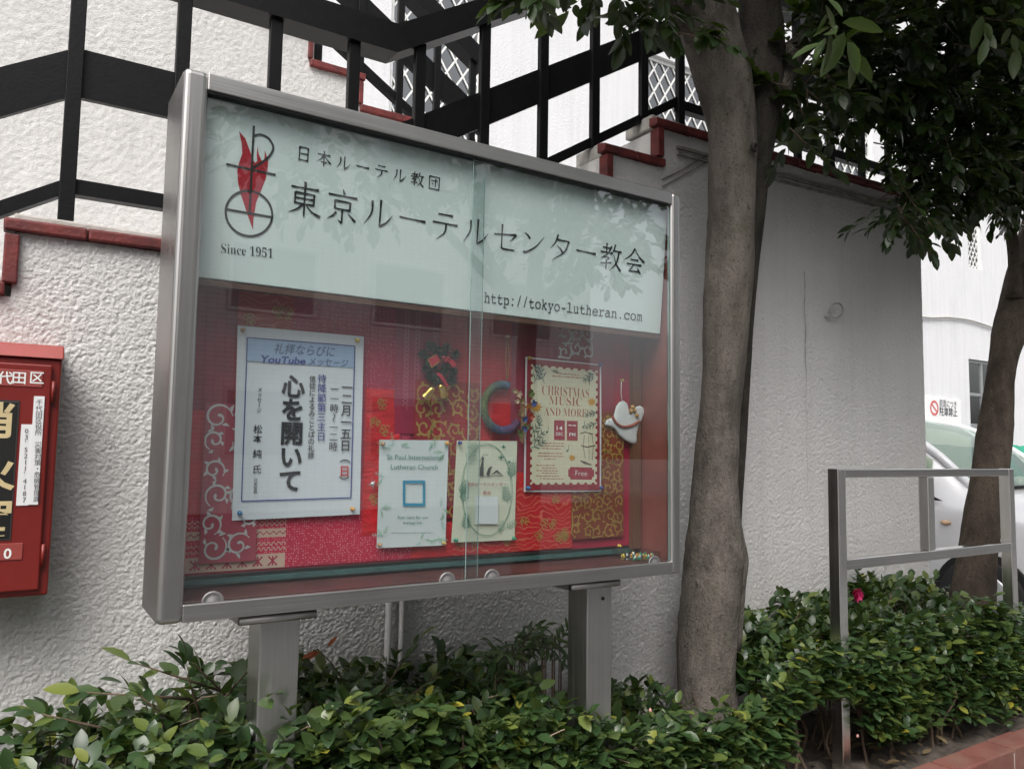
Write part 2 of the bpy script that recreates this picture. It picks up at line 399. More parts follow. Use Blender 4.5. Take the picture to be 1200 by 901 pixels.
# front flank is cut so that the wall face can carry real relief: solid core behind
wb.prism_y([(x_, z_) for x_, z_ in poly], .6, 2.05)
wb.box(1.97, 3.93, 2.05, 5.19, -.05, 2.68)
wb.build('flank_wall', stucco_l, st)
# joints and stains on the face
jb = MB(); pa = at(942, 318, .597); pb = at(941, 600, .597)
gc_ = random.Random(4); zc_ = np.linspace(pa[2], pb[2]+.1, 60); ribbon(jb, [(pa[0]+.0035*math.sin(i*.5)+gc_.uniform(-.002, .002), .5935, z_) for i, z_ in enumerate(zc_)], [max(.0008, (.0075 if i < 30 else .004)*gc_.uniform(.3, 1.0)*(1-i/70)) for i in range(60)]); jb.build('expansion_joint', simple('crack filler', (.27, .26, .25), .95, var=.4, scale=40), st)
jb = MB()
for zo, hh in ((.055, .012), (.085, .009)):
    jb.bar((2.06, 2.665-zo), (3.925, 2.705-zo), hh, (.583, .603))
a_, b_ = at(776, 210, .595), at(830, 181, .595)
jb.bar((a_[0], a_[2]), (b_[0], b_[2]), .007, (.591, .603)); jb.bar((a_[0], a_[2]-.03), (b_[0], b_[2]-.03), .005, (.592, .603))
jb.build('mortar_band', simple('stained mortar', (.24, .225, .2), .95, var=.5, scale=22, bump=.6), st)
# red edging
def cap(x0, z0, x1, z1, seglen=.19):
    n = max(1, round((x1-x0)/seglen)); b = MB()
    for i in range(n):
        f0, f1 = i/n, (i+1)/n; xa, xb = x0+(x1-x0)*f0+.0015, x0+(x1-x0)*f1-.0015; za, zb = z0+(z1-z0)*f0, z0+(z1-z0)*f1
        b.hexa([(xa,.574,za-.031),(xb,.574,zb-.031),(xb,.625,zb-.031),(xa,.625,za-.031),(xa,.574,za),(xb,.574,zb),(xb,.625,zb+.012),(xa,.625,za+.012)])
    return b.build('red_cap', red_tile, st, bevel=.005)
def riser(x0, z0, z1): return MB().box(x0-.012, x0+.022, .578, .63, z0, z1).build('red_riser_strip', red_tile, st, bevel=.004)
def mort(x0, x1, z): return MB().box(x0, x1, .626, .8, z-.035, z+.026).build('mortar_bed', mortar, st, bevel=.006)
cap(-.322, 1.877, .83, 1.885); mort(-.30, .84, 1.879); riser(-.305, 1.71, 1.838)
for (xx, zz) in LN[:4]:
    cap(xx-.275, zz, xx-.012, zz+.002); mort(xx-.27, xx, zz); riser(xx-.285, zz-.167, zz-.04)
for i, (xx, zz) in enumerate(RN):
    zlow = (RN[i-1][1] if i else 1.88); riser(xx, zlow+.014, zz-.038)
    if i < 4: cap(xx-.028, zz, RN[i+1][0]+.03, zz+.004); mort(xx, RN[i+1][0]-.01, zz)
cap(1.928, 2.70, 3.955, 2.748); mort(1.95, 3.93, 2.71)
# upper flight, climbing back to the left behind the lower one
up = thing('upper_stair_flight', 'upper stucco stair flight climbing left behind the first landing rail', 'staircase', (1.0, 2.05, 0))
UN = [(2.02-.277*k, 2.765+.168*k) for k in range(12)]
poly = [(-3.2, 0), (1.96, 0), (1.96, 2.6)]
for k, (xx, zz) in enumerate(UN[1:]):
    poly += [(xx, zz-.17), (xx, zz)]
poly += [(-3.2, UN[-1][1])]
MB().prism_y(poly, 2.053, 3.4).build('flank_wall', stucco_l, up)
for k in range(1, 11):
    xx, zz = UN[k]; MB().box(xx-.28, xx+.02, 2.025, 2.09, zz-.03, zz+.006).build('red_cap', red_tile, up, bevel=.005)
    MB().box(xx-.012, xx+.012, 2.032, 2.09, zz-.158, zz-.034).build('red_riser_strip', red_tile, up, bevel=.003)

# railings
def relief(name, x0, x1, z0, z1, y, cell, inside, lump, amp, seed, parent, fade=None):
    """thrown stucco: a real bumpy skin of overlapping lumps on the wall plane"""
    g = np.random.default_rng(seed); nx = int((x1-x0)/cell)+1; nz = int((z1-z0)/cell)+1
    H = np.zeros((nx, nz)); n = int((x1-x0)*(z1-z0)/(lump*lump)*1.5)
    px, pz = g.uniform(0, nx-1, n), g.uniform(0, nz-1, n); rx = lump/cell*g.uniform(.45, 1.1, n); rz = rx*g.uniform(.75, 1.1, n); hh = g.uniform(.3, 1.0, n)
    tilt = g.uniform(-.1, .1, n); W = int(math.ceil(lump/cell*1.5))
    for i in range(-W, W+1):
        for j in range(-W, W+1):
            xi = np.floor(px).astype(int)+i; zi = np.floor(pz).astype(int)+j; ok = (xi >= 0) & (xi < nx) & (zi >= 0) & (zi < nz)
            dx, dz = xi-px, zi-pz; d = ((dx+tilt*dz)/rx)**2+((dz-tilt*dx)/rz)**2; h = hh*np.clip(1-d, 0, None)**.7
            np.maximum.at(H, (xi[ok], zi[ok]), h[ok])
    lowf = np.kron(g.random((nx//24+2, nz//24+2)), np.ones((24, 24)))[:nx, :nz]
    for _ in range(3): 
        for ax in (0, 1): lowf = sum(np.roll(lowf, q, ax) for q in range(-8, 9))/17
    H = H*(.88+.24*lowf)+.25*g.random((nx, nz))
    X = x0+cell*np.arange(nx); Zc = z0+cell*np.arange(nz); A_ = amp*(np.array([fade(x_) for x_ in X])[:, None] if fade else 1.0)
    V = np.stack([np.repeat(X, nz), (y-H*A_).ravel(), np.tile(Zc, nx)], 1)
    ok = np.array([[inside(x_, z_) for z_ in Zc] for x_ in X]); m = ok[:-1, :-1] & ok[1:, :-1] & ok[:-1, 1:] & ok[1:, 1:]
    ii, jj = np.nonzero(m); a = ii*nz+jj; F = np.stack([a, a+nz, a+nz+1, a+1], 1); used = np.unique(F); mp = np.full(nx*nz, -1); mp[used] = np.arange(len(used)); F = mp[F]
    me = bpy.data.meshes.new(name); off = np.array(wloc(parent)); me.vertices.add(len(used)); me.vertices.foreach_set('co', (V[used]-off).astype(np.float32).ravel())
    me.loops.add(len(F)*4); me.loops.foreach_set('vertex_index', F.ravel().astype(np.int32)); me.polygons.add(len(F)); me.polygons.foreach_set('loop_start', np.arange(len(F), dtype=np.int32)*4)
    me.update(calc_edges=True); me.polygons.foreach_set('use_smooth', np.ones(len(F), bool)); me.materials.append(stucco_l)
    o = bpy.data.objects.new(name, me); COL.objects.link(o); o.parent = parent; return o
def in_front(x, z):
    if z < .0: return False
    if x > 1.954: return z < 2.668+(x-1.954)*.022
    if x > .846:
        k = [q for q in RN if q[0] <= x][-1]; return z < k[1]-.03
    if x > -.295: return z < 1.848
    for xx, zz in LN:
        if xx-.277 <= x < xx: return z < zz-.03
    return False
relief('stucco_face', -.46, 1.66, .38, 1.86, .5995, .0031, in_front, .0070, .0036, 3, st)
relief('stucco_face', .84, 1.66, 1.85, 2.54, .5997, .008, in_front, .011, .0047, 5, st)
relief('stucco_face', 1.64, 3.928, .08, 2.74, .5998, .0048, in_front, .0066, .0047, 6, st)
def in_upper(x, z):
    if x > 1.96: return False
    k = [q for q in UN if q[0]-.277 <= x]; return z < (k[0][1] if k else 4.4)-.004
relief('stucco_face', -1.5, 1.75, 1.7, 4.2, 2.0515, .0078, in_upper, .0105, .0046, 4, up)

def railing(name, label, y0, segs, posts, rails=(('top_rail', .905, .105), ('mid_rail', .545, .142), ('lower_rail', .165, .044))):
    th = thing(name, label, 'railing', (float(posts[0][0]), y0, float(posts[0][1])))
    for nm, zo, hh in rails:
        b = MB(); yy = {'top_rail': (y0-.045, y0+.055), 'mid_rail': (y0-.012, y0+.008), 'lower_rail': (y0-.018, y0+.022)}[nm]
        for (xa, za), (xb, zb) in segs: b.bar((xa, za+zo), (xb, zb+zo), hh, yy)
        b.build(nm, black, th)
    for xx, zb, zt in posts:
        MB().box(xx-.02, xx+.02, y0-.03, y0-.006, zb, zt).build('post', black, th, bevel=.002)
    return th
RL = 1.877
def zline(x):   # line the rails follow
    if x < -.18: return RL+(x+.18)*.61
    if x < .79: return RL+(x+.18)*.004
    if x < 2.18: return RL+.004+(x-.79)*.617
    return RL+.004+1.39*.617-.02+(x-2.18)*.022
segs = []; xs = [-2.4, -.18, .79, 2.18, 4.02]
for a_, b_ in zip(xs[:-1], xs[1:]): segs.append(((a_, zline(a_+1e-6)), (b_, zline(b_-1e-6))))
ps = [-2.1, -1.83, -1.56, -1.28, -1.0, -.73, -.455, -.18, .10, .376, .641, .889, 1.159, 1.429, 1.69, 1.96, 2.18, 2.46, 2.73, 3.0, 3.27, 3.54, 3.79, 4.0]
def wall_top(x):
    if x > 1.954: return 2.72
    z = 1.885
    for xx, zz in RN:
        if x >= xx: z = zz
    for xx, zz in LN:
        if x < xx: z = zz
    return z
railing('stair_railing', 'black flat-bar railing running along the front of the stucco stairs', .71, segs, [(x_, wall_top(x_)+.02, zline(x_)+.87) for x_ in ps])
def zl2(x): return 2.765+(2.02-x)*.607
segs2 = [((-1.0, zl2(-1.0)), (1.96, zl2(1.96)))]
railing('upper_railing', 'black railing slanting down to the right along the upper stair flight', 2.12, segs2, [(x_, zl2(x_)-.12, zl2(x_)+.82) for x_ in np.arange(1.897-.232*12, 2.0, .232)], (('top_rail', .85, .12), ('mid_rail', .505, .165), ('lower_rail', .125, .05)))
railing('landing_railing', 'black railing across the far side of the upper landing', 5.0, [((2.05, 2.72), (3.9, 2.74))], [(x_, 2.68, 3.6) for x_ in (2.06, 2.5, 3.0, 3.45, 3.88)])

# ------------------------------------------------------------------ building behind
bd = thing('white_building', 'white stucco building with diamond lattice windows behind the stairs and car', 'building', (6, 5.2, 0))
rects = []
YB = 5.2
def rect(px0, py0, px1, py1):
    a = at(px0, py0, YB); b = at(px1, py1, YB); return (a[0], b[0], b[2], a[2])
def zr(px, py): return at(px, py, YB)[2]
RW = {}
a = at(455, 150, YB); b = at(566, 150, YB); RW['w1'] = (a[0], b[0], 3.3, 6.3)
a = at(757, 100, YB); b = at(846, 100, YB); RW['w2'] = (a[0], b[0], zr(800, 150)-.5, zr(830, 88))
a = at(965, 100, YB); b = at(1022, 100, YB); RW['w3'] = (a[0], b[0], zr(1000, 200)-.3, zr(1000, 120))
a = at(1135, 300, YB); b = at(1151, 300, YB); RW['slit'] = (a[0], b[0], zr(1140, 314), zr(1140, 245))
a = at(1135, 420, YB); b = at(1172, 425, YB); RW['sash'] = (a[0], b[0], .55, zr(1140, 421))
# wall with real openings: grid of cells
xsg = sorted({-4.0, 24.0, *[q for r_ in RW.values() for q in r_[:2]]}); zsg = sorted({-.05, 10.0, *[q for r_ in RW.values() for q in r_[2:]]})
wb = MB()
for i in range(len(xsg)-1):
    for j in range(len(zsg)-1):
        cx, cz = (xsg[i]+xsg[i+1])/2, (zsg[j]+zsg[j+1])/2
        if any(r_[0] < cx < r_[1] and r_[2] < cz < r_[3] for r_ in RW.values()): continue
        wb.add([(xsg[i], YB, zsg[j]), (xsg[i+1], YB, zsg[j]), (xsg[i+1], YB, zsg[j+1]), (xsg[i], YB, zsg[j+1])], [(0, 1, 2, 3)])
for r_ in RW.values():
    x0, x1, z0, z1 = r_; D = YB+.14
    wb.add([(x0,YB,z0),(x1,YB,z0),(x1,D,z0),(x0,D,z0),(x0,YB,z1),(x1,YB,z1),(x1,D,z1),(x0,D,z1)], [(0,1,2,3),(7,6,5,4),(0,3,7,4),(1,5,6,2)])
wb.box(-4, 24, 5.5, 9, -.05, 10)
wb.build('wall', stucco_b, bd, recalc=False)
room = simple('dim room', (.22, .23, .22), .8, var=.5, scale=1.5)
for k, r_ in RW.items():
    x0, x1, z0, z1 = r_
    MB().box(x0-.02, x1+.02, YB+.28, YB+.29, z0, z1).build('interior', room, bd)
    f = MB(); fw = .05 if k != 'slit' else .025
    for q in ((x0, x0+fw, z0, z1), (x1-fw, x1, z0, z1), (x0+fw, x1-fw, z0, z0+fw), (x0+fw, x1-fw, z1-fw, z1)): f.box(q[0], q[1], YB+.05, YB+.1, q[2], q[3])
    if k == 'sash':
        f.box((x0+x1)/2-.03, (x0+x1)/2+.03, YB+.055, YB+.095, z0+fw, z1-fw); f.box(x0+fw, x1-fw, YB+.057, YB+.093, 1.75, 1.85); f.box(x0+fw, x1-fw, YB+.057, YB+.093, z1-.62, z1-.57)
    wo = f.build('window', alu if k == 'sash' else white_frame, bd)
    MB().box(x0+.01, x1-.01, YB+.075, YB+.08, z0+.01, z1-.01).build('pane', win_glass, wo)
    if k != 'sash':
        lb = MB(); sp = .19 if k != 'slit' else .11; bw = .011 if k != 'slit' else .008; W_, H_ = x1-x0, z1-z0; asp = 1.55
        for sgn in (1, -1):
            for i in range(-int(H_/sp)-3, int(W_/sp)+int(H_/sp)+3):
                # line x = x0 + i*sp + sgn*(z-z0)/asp
                pts = []
                for zz in np.linspace(z0, z1, 60):
                    xx = x0+i*sp+sgn*(zz-z0)/asp
                    if x0+.02 < xx < x1-.02: pts.append((xx, zz))
                if len(pts) > 1:
                    (xa, za), (xb, zb) = pts[0], pts[-1]
                    dy = YB+.062 if sgn > 0 else YB+.058
                    lb.add([(xa-bw, dy, za), (xa+bw, dy, za), (xb+bw, dy, zb), (xb-bw, dy, zb), (xa-bw, dy+.012, za), (xa+bw, dy+.012, za), (xb+bw, dy+.012, zb), (xb-bw, dy+.012, zb)], [(0, 1, 2, 3), (0, 4, 5, 1), (1, 5, 6, 2), (3, 2, 6, 7), (0, 3, 7, 4)])
        lb.build('lattice', white_frame, wo)
# cable along the wall
cp_ = [at(x_, y_, YB-.03) for x_, y_ in ((1050, 366), (1087, 372), (1112, 372), (1135, 375), (1152, 380), (1170, 386), (1215, 399))]
tag(MB().tube(smooth_pts(cp_, 5), .016, 8).build('wall_cable', simple('cable sleeve', (.42, .41, .38), .6)), 'pale cable sagging across the white wall above the no-parking sign', 'cable')
# no parking sign
c0, c1 = at(1084, 465, YB-.03), at(1127, 497, YB-.03)
ns = thing('parking_sign', 'small white no-parking sign on the white wall behind the car', 'sign', ((c0[0]+c1[0])/2, YB-.03, c1[2]))
MB().box(c0[0], c1[0], YB-.03, YB-.01, c1[2]-.02, c0[2]).build('panel', m_paper('sign white', (.8, .8, .8)), ns, bevel=.004)
tb = MB(); yy = YB-.0325
text_line(tb, '前面につき', (1101, 475.5), (1121, 478), yy, 7, .01); text_line(tb, '駐車禁止', (1101, 486), (1122, 487.5), yy, 8, .02)
tb.build('lettering', simple('faded black', (.10, .10, .11), .6), ns)
rb = MB(); cc = at(1095, 478, yy); rr = .125
for k in range(28):
    a0, a1 = 2*math.pi*k/28, 2*math.pi*(k+1)/28
    rb.add([(cc[0]+rr*math.cos(a0), yy, cc[2]+rr*math.sin(a0)), (cc[0]+rr*math.cos(a1), yy, cc[2]+rr*math.sin(a1)), (cc[0]+.68*rr*math.cos(a1), yy, cc[2]+.68*rr*math.sin(a1)), (cc[0]+.68*rr*math.cos(a0), yy, cc[2]+.68*rr*math.sin(a0))], [(0, 1, 2, 3)])
ribbon(rb, [(cc[0]-.07, yy-.001, cc[2]+.06), (cc[0]+.07, yy-.001, cc[2]-.06)], .03)
rb.build('prohibition_ring', simple('faded red', (.62, .16, .15), .5), ns)
# green sheet by the wall beyond the car
gx = at(1183, 527, 4.6)
g = MB(); n = 24
for i in range(n+1):
    for j in range(5):
        g.v.append((gx[0]+.0+1.6*i/n, 4.6+.015*math.sin(i*1.3)+.05*math.sin(j), gx[2]+.075-.3*j+.01*math.sin(i*.9)))
for i in range(n):
    for j in range(4): a = i*5+j; g.f.append((a, a+5, a+6, a+1)); g.m.append(0); g.sm.append(True)
tag(g.build('green_tarpaulin', simple('green sheet', (.03, .30, .19), .5)), 'strip of bright green tarpaulin beyond the white car', 'tarpaulin')
bpy.data.objects['green_tarpaulin'].modifiers.new('thick', 'SOLIDIFY').thickness = .006
# block across the street: what the cabinet glass mirrors
ob = thing('apartment_block', 'pale tiled apartment block across the street behind the viewer', 'building', (4, -15, 0))
t = NT('pale wall tile'); v = t.tc((1, 1, 1), (R(90), 0, 0)); bt = t.n('ShaderNodeTexBrick'); bt.inputs['Scale'].default_value = 3.0
for k_, c_ in (('Color1', (.72, .70, .67)), ('Color2', (.78, .76, .73)), ('Mortar', (.3, .29, .28))): bt.inputs[k_].default_value = (*c_, 1)
bt.inputs['Mortar Size'].default_value = .012; bt.offset = 0; bt.inputs['Brick Width'].default_value = .6; bt.inputs['Row Height'].default_value = .3
t.l(v, bt.inputs['Vector']); t.col(bt.outputs[0]); t.set(Roughness=.5); tile_m = t.m
wb = MB(); wb.box(-14, 13, -22, -15, -.12, 9.5); wb.build('wall', tile_m, ob)
for fl in range(3):
    for k in range(8):
        x0 = -12.6+k*3.2; f = MB()
        f.box(x0, x0+1.9, -15.06, -14.97, 1.0+fl*3.1, 2.5+fl*3.1); wo = f.build('window', alu, ob)
        MB().box(x0+.08, x0+1.82, -14.969, -14.96, 1.08+fl*3.1, 2.42+fl*3.1).build('pane', simple('curtained pane', (.25, .26, .26), .2), wo)

# ------------------------------------------------------------------ notice board
nb = thing('notice_board', 'large steel-framed glass notice board on two steel posts, red cloth and posters inside', 'notice board', (.748, .1, .115))
W_, ZB, ZT = 1.496, .93, 2.13
fm = MB()
for (x0, x1, z0, z1) in ((0, .052, ZB, ZT), (W_-.04, W_, ZB, ZT)): MB().box(x0, x1, 0, .03, z0, z1, 0).build('side_frame', steel_v, nb, bevel=.0125, seg=4)
for za, zb in ((ZT-.041, ZT-.001), (ZB+.001, ZB+.039)): MB().box(.049, W_-.037, .001, .015, za, zb).build('cross_frame', steel, nb, bevel=.003)
fm = MB()
fm.box(.0015, .005, .0285, .222, ZB+.002, ZT-.002).box(W_-.005, W_-.0015, .0285, .222, ZB+.002, ZT-.002)
fm.box(.005, W_-.005, .014, .222, ZT-.006, ZT-.003).box(.005, W_-.005, .016, .222, ZB+.003, ZB+.006).box(.005, W_-.005, .218, .222, ZB+.006, ZT-.006)
fm.box(.005, W_-.005, .03, .2, ZB+.006, ZB+.034)
fm.build('case', steel_v, nb)
for x0 in (.226, 1.168):
    MB().box(x0, x0+.093, .052, .147, .05, .913).build('post', m_steel('post steel', (.42, .41, .395), .38, 'z'), nb, bevel=.004)
for x0, x1 in ((.172, .345), (1.085, 1.262)):
    b = MB(); b.box(x0, x1, .026, .19, .908, .9285); b.tube([(x0, .024, .918), (x1, .024, .918)], .0102, 12)
    b.build('mounting_plate', m_steel('plate steel', (.36, .35, .34), .45, 'x'), nb)
sp_ = at(707, 701, .05); MB().lathe([(0, -.004), (.003, -.0035), (.005, -.001), (.0055, .002)], (sp_[0], .05, sp_[2]), 'y', 10).build('screw', black, nb)
lin = simple('painted red reflection', (.26, .075, .06), .45, var=.25, scale=6)  # added sheets painted with the red that the steel sides reflect
MB().box(W_-.012, W_-.0055, .032, .2, ZB+.036, ZT-.05).build('side_red_reflection', lin, nb)
MB().box(.0055, .012, .032, .2, ZB+.036, ZT-.05).build('side_red_reflection', lin, nb)
MB().box(.0125, W_-.0125, .032, .2, ZB+.0345, ZB+.0385).build('floor_red_reflection', simple('painted dull red reflection', (.11, .038, .035), .35, var=.3, scale=8), nb)  # added sheet coloured like the red mirrored in the steel floor
# grooves and the header panel
YH = lambda z: .035+(2.1-z)/.42*.036
t = NT('frosted header'); v = t.tc(); t.col(t.ramp(t.noise(v, 2.2, 3), [(.3, (.70, .765, .75)), (.7, (.76, .815, .80))])); t.set(Roughness=.3); head_m = t.m
hb = MB(); z0, z1 = 1.682, 2.106
hb.hexa([(.056, YH(z0), z0), (1.472, YH(z0), z0), (1.472, YH(z0)+.012, z0-.002), (.056, YH(z0)+.012, z0-.002), (.056, YH(z1), z1), (1.472, YH(z1), z1), (1.472, YH(z1)+.012, z1-.002), (.056, YH(z1)+.012, z1-.002)])
hd = hb.build('header_panel', head_m, nb, bevel=.002)
MB().box(.056, 1.472, YH(z0)+.002, YH(z0)+.022, z0-.016, z0-.003).build('header_rail', simple('dark wood rail', (.10, .045, .03), .5), nb)
MB().box(.05, W_-.05, .004, .028, ZT-.046, ZT-.042).build('glass_track', black, nb)
YT = lambda z: YH(z)-.0015
tb = MB()
brush_text(tb, '東京ルーテルセンター教会', (357, 233.5), (743.5, 306), YT, .93, .0052)
brush_text(tb, '日本ルーテル教団', (356, 180.5), (509, 214.5), YT, .80, .0031)
text_line(tb, '𝐒𝐢𝐧𝐜𝐞 𝟏𝟗𝟓𝟏', (259, 296.5), (319.5, 302.5), YT, 12, -.012)
url = 'http://tokyo-lutheran.com'; MAPM = {c: chr(0x1D68A+ord(c)-97) for c in 'abcdefghijklmnopqrstuvwxyz'}
for i, ch in enumerate(url):
    f0, f1 = i/len(url), (i+1)/len(url); pa = (567+186*f0, 354.5+22*f0); A = at(*pa, YT); B = at(567+186*f1, 354.5+22*f1, YT)
    vs, fs = glyph(MAPM.get(ch, ch), 0.0)
    e = ext(vs); wch = np.linalg.norm(B-A)*(.86 if ch not in ':/.' else .5); sx = min(wch/(e[1]-e[0]), .046); sy = .046; cx = (A[0]+B[0])/2
    tb.add([(cx+(q[0]-(e[0]+e[1])/2)*sx, YT(A[2]+q[1]*sy), A[2]+q[1]*sy) for q in vs], fs)
tb.build('lettering', ink, hd)
fl = [(160,135),(172,190),(176,240),(160,285),(152,320),(155,370),(165,420),(185,480),(205,540),(226,597),(228,545),(240,470),(265,410),(285,360),(294,320),(297,270),(280,225),(281,255),(274,275),(265,272),(252,240),(248,205),(243,245),(246,275),(236,285),(226,270),(214,235),(190,170)]
YF = lambda z: YH(z)-.0009
fp = [at(240+a/4, 120+b/4, YF) for a, b in fl]
MB().add(fp, [tuple(range(len(fp)))]).build('flame_emblem', simple('flame red', (.42, .012, .03), .5), hd)
em = MB(); E4 = lambda a, b: at(240+a/4, 120+b/4, YT)
ribbon(em, [E4(230, 110), E4(210, 520)], .0052); ribbon(em, [E4(100, 290), E4(332, 340)], .0052); ribbon(em, [E4(100, 501), E4(312, 538)], .0052)
ribbon(em, smooth_pts([E4(231, 157), E4(262, 152), E4(300, 170), E4(321, 212), E4(305, 250), E4(268, 282), E4(226, 308)], 6), .0052)
ribbon(em, [E4(207+109*math.cos(a), 521+106*math.sin(a)+.17*109*math.cos(a)*.35) for a in np.linspace(0, 2*math.pi, 49)], .0052)
em.build('cross_emblem', ink, hd)
# glass panes
def pane(x0, x1, y0, pulls):
    b = MB(); y1 = y0+.005; z0, z1 = ZB+.036, ZT-.045
    b.box(x0, x1, y0, y1, z0, z1); b.m = [1, 1, 0, 1, 0, 1]
    p = b.build('glass_pane', [glass_m, glass_edge], nb, recalc=True)
    for xx in pulls:
        q = MB(); q.lathe([(.0, -.004), (.013, -.004), (.017, -.001), (.020, -.004), (.024, -.003), (.024, 0)], (xx, y0-.001, ZB+.036), 'y', 24); q.build('finger_pull', simple('dull pull steel', (.22, .215, .21), .5, .6), p)
pane(.046, .777, .020, (.113, .686)); pane(.736, 1.455, .011, (.814, 1.389))
# red cloths on the back board
YBB = .183
BBm = simple('crimson board cloth', (.40, .014, .05), .6, var=.2, scale=8)
bb = MB().box(.006, 1.474, YBB, .21, 1.0, ZT-.02).build('backboard', BBm, nb)
MB().box(.05, 1.44, YBB-.012, YBB+.012, .978, .989).build('ledge_strip', simple('teal ledge', (.05, .12, .115), .5), nb)
MB().box(1.44, 1.4735, YBB-.02, YBB-.001, .99, 2.05).build('edge_strip', simple('brown trim', (.16, .07, .04), .5), nb)
gold = simple('gold print', (.46, .30, .08), .38, .35, var=.25); silver = simple('silver print', (.60, .60, .60), .35, .3, var=.1); cream = m_paper('cream print', (.62, .42, .34))
lay = [0]
def PX(px0, py0, px1, py1, y=YBB):
    a = at(px0, py0, y); b = at(px1, py1, y); return a[0], b[0], b[2], a[2]
def patch(x0, x1, z0, z1, mats, extra=None, lbl=None, lift=.0):
    lay[0] += 1; y = YBB-.0006*lay[0]-.0005-lift
    b = MB(); n = 10
    for i in range(n+1):
        for j in range(n+1):
            b.v.append((x0+(x1-x0)*i/n, y-.0002*math.sin(i*1.7+lay[0])*math.cos(j*1.3), z0+(z1-z0)*j/n))
    for i in range(n):
        for j in range(n): a = i*(n+1)+j; b.f.append((a, a+n+1, a+n+2, a+1)); b.m.append(0); b.sm.append(True)
    if extra: extra(b, x0, x1, z0, z1, y-.0005)
    o = b.build('fabric_patch', mats, bb, recalc=False)
    if lbl: o['label'] = lbl
    return o
def clip(P, r_): return all(r_[0] < p[0] < r_[1] and r_[2] < p[2] < r_[3] for p in P)
def scrolls(sz0, wd, seed, mi=1):
    def f(b, x0, x1, z0, z1, y):
        sz = sz0; g = random.Random(seed); r_ = (x0, x1, z0, z1)
        nxx, nzz = max(1, round((x1-x0)/sz)), max(1, round((z1-z0)/sz))
        for i in range(nxx):
            for j in range(nzz):
                cx, cz = x0+(i+.5+g.uniform(-.16, .16))*(x1-x0)/nxx, z0+(j+.5+g.uniform(-.16, .16))*(z1-z0)/nzz; sz = sz0*g.uniform(.75, 1.2); hand = 1 if (i+j) % 2 else -1; a0 = g.uniform(0, 6.28)
                P = []
                for q in np.linspace(0, 1, 22):
                    a = a0+hand*q*7.6; rr = sz*.46*(1-q)**.8+.003; P.append((cx+math.cos(a)*rr, y, cz+math.sin(a)*rr))
                P = [p for p in P if r_[0]+.002 < p[0] < r_[1]-.002 and r_[2]+.002 < p[2] < r_[3]-.002]
                if len(P) > 3: ribbon(b, P, interp_w((wd*.5, wd*1.2, wd, wd*.9, wd*1.6), len(P)), mi)
                for k in range(5):
                    a = a0+hand*k*1.2+.3; rr = sz*(.5-.05*k); c = np.array((cx+math.cos(a)*rr, y-.0002, cz+math.sin(a)*rr)); d = a+hand*.9
                    tip = c+np.array((math.cos(d), 0, math.sin(d)))*sz*.26; mid = (c+tip)/2+np.array((-math.sin(d), 0, math.cos(d)))*sz*.04
                    if clip([c, mid, tip], r_): ribbon(b, [c, mid, tip], [wd*.4, wd*1.7, wd*.2], mi)
    return f
def florals(n, sz, seed, mi=1):
    def f(b, x0, x1, z0, z1, y):
        g = random.Random(seed)
        for k in range(n):
            cx, cz = g.uniform(x0+sz, x1-sz), g.uniform(z0+sz, z1-sz)
            for q in range(5):
                a = q*1.2566+g.random(); c = (cx+math.cos(a)*sz*.45, cz+math.sin(a)*sz*.45)
                ring = [(c[0]+math.cos(t_)*sz*.3, y-.0002*q, c[1]+math.sin(t_)*sz*.3) for t_ in np.linspace(0, 5.2, 9)]
                if clip(ring, (x0, x1, z0, z1)): ribbon(b, ring, sz*.13, mi)
    return f
def nordic(b, x0, x1, z0, z1, y):
    H = z1-z0
    def band(f0, f1, mi, yy): b.add([(x0, yy, z0+H*f0), (x1, yy, z0+H*f0), (x1, yy, z0+H*f1), (x0, yy, z0+H*f1)], [(0, 1, 2, 3)], mi)
    band(.0, .27, 1, y); band(.58, .74, 1, y)
    s = H*.25; x = x0+s*.5
    while x < x1-s*.4:
        cz = z0+H*.135
        for k in range(4):
            a = k*math.pi/4+math.pi/4*0; L = s*.44*(1 if k % 2 else .8)
            if k != 0: ribbon(b, [(x-math.cos(a)*L, y-.0004-.0001*k, cz-math.sin(a)*L), (x+math.cos(a)*L, y-.0004-.0001*k, cz+math.sin(a)*L)], s*.11, 2)
        for sx_, sz_ in ((1, 1), (-1, 1), (1, -1), (-1, -1)):
            ribbon(b, [(x+sx_*s*.3, y-.0008, cz+sz_*s*.30-s*.06), (x+sx_*s*.3, y-.0008, cz+sz_*s*.30+s*.06)], s*.12, 2)
        x += s*1.12
    def zig(fc, amp, step, mi, yy):
        n = int((x1-x0)/step); ribbon(b, [(x0+step*i, yy, z0+H*(fc+(amp if i % 2 else -amp))) for i in range(n+1)], H*.022, mi)
    zig(.36, .03, .006, 1, y-.0003); zig(.46, .03, .006, 1, y-.0003); zig(.66, .03, .008, 2, y-.0005); zig(.82, .03, .006, 1, y-.0003); zig(.90, .03, .006, 1, y-.0003)
def lace(b, x0, x1, z0, z1, y):
    for fx, wd in ((.2, .004), (.42, .0045), (.8, .003)):
        n = int((z1-z0)/.006); xx = x0+(x1-x0)*fx
        ribbon(b, [(xx+(.003 if i % 2 else -.003), y, z0+.006*i) for i in range(n+1)], wd*.5, 1); ribbon(b, [(xx+.009-(.003 if i % 2 else -.003), y-.0002, z0+.006*i) for i in range(n+1)], wd*.5, 1)
wine = m_dots('wine dotted cloth', (.42, .018, .065), (.58, .2, .25), 90, .13); crimdot = m_dots('crimson speckled cloth', (.56, .016, .06), (.70, .25, .29), 165, .24)
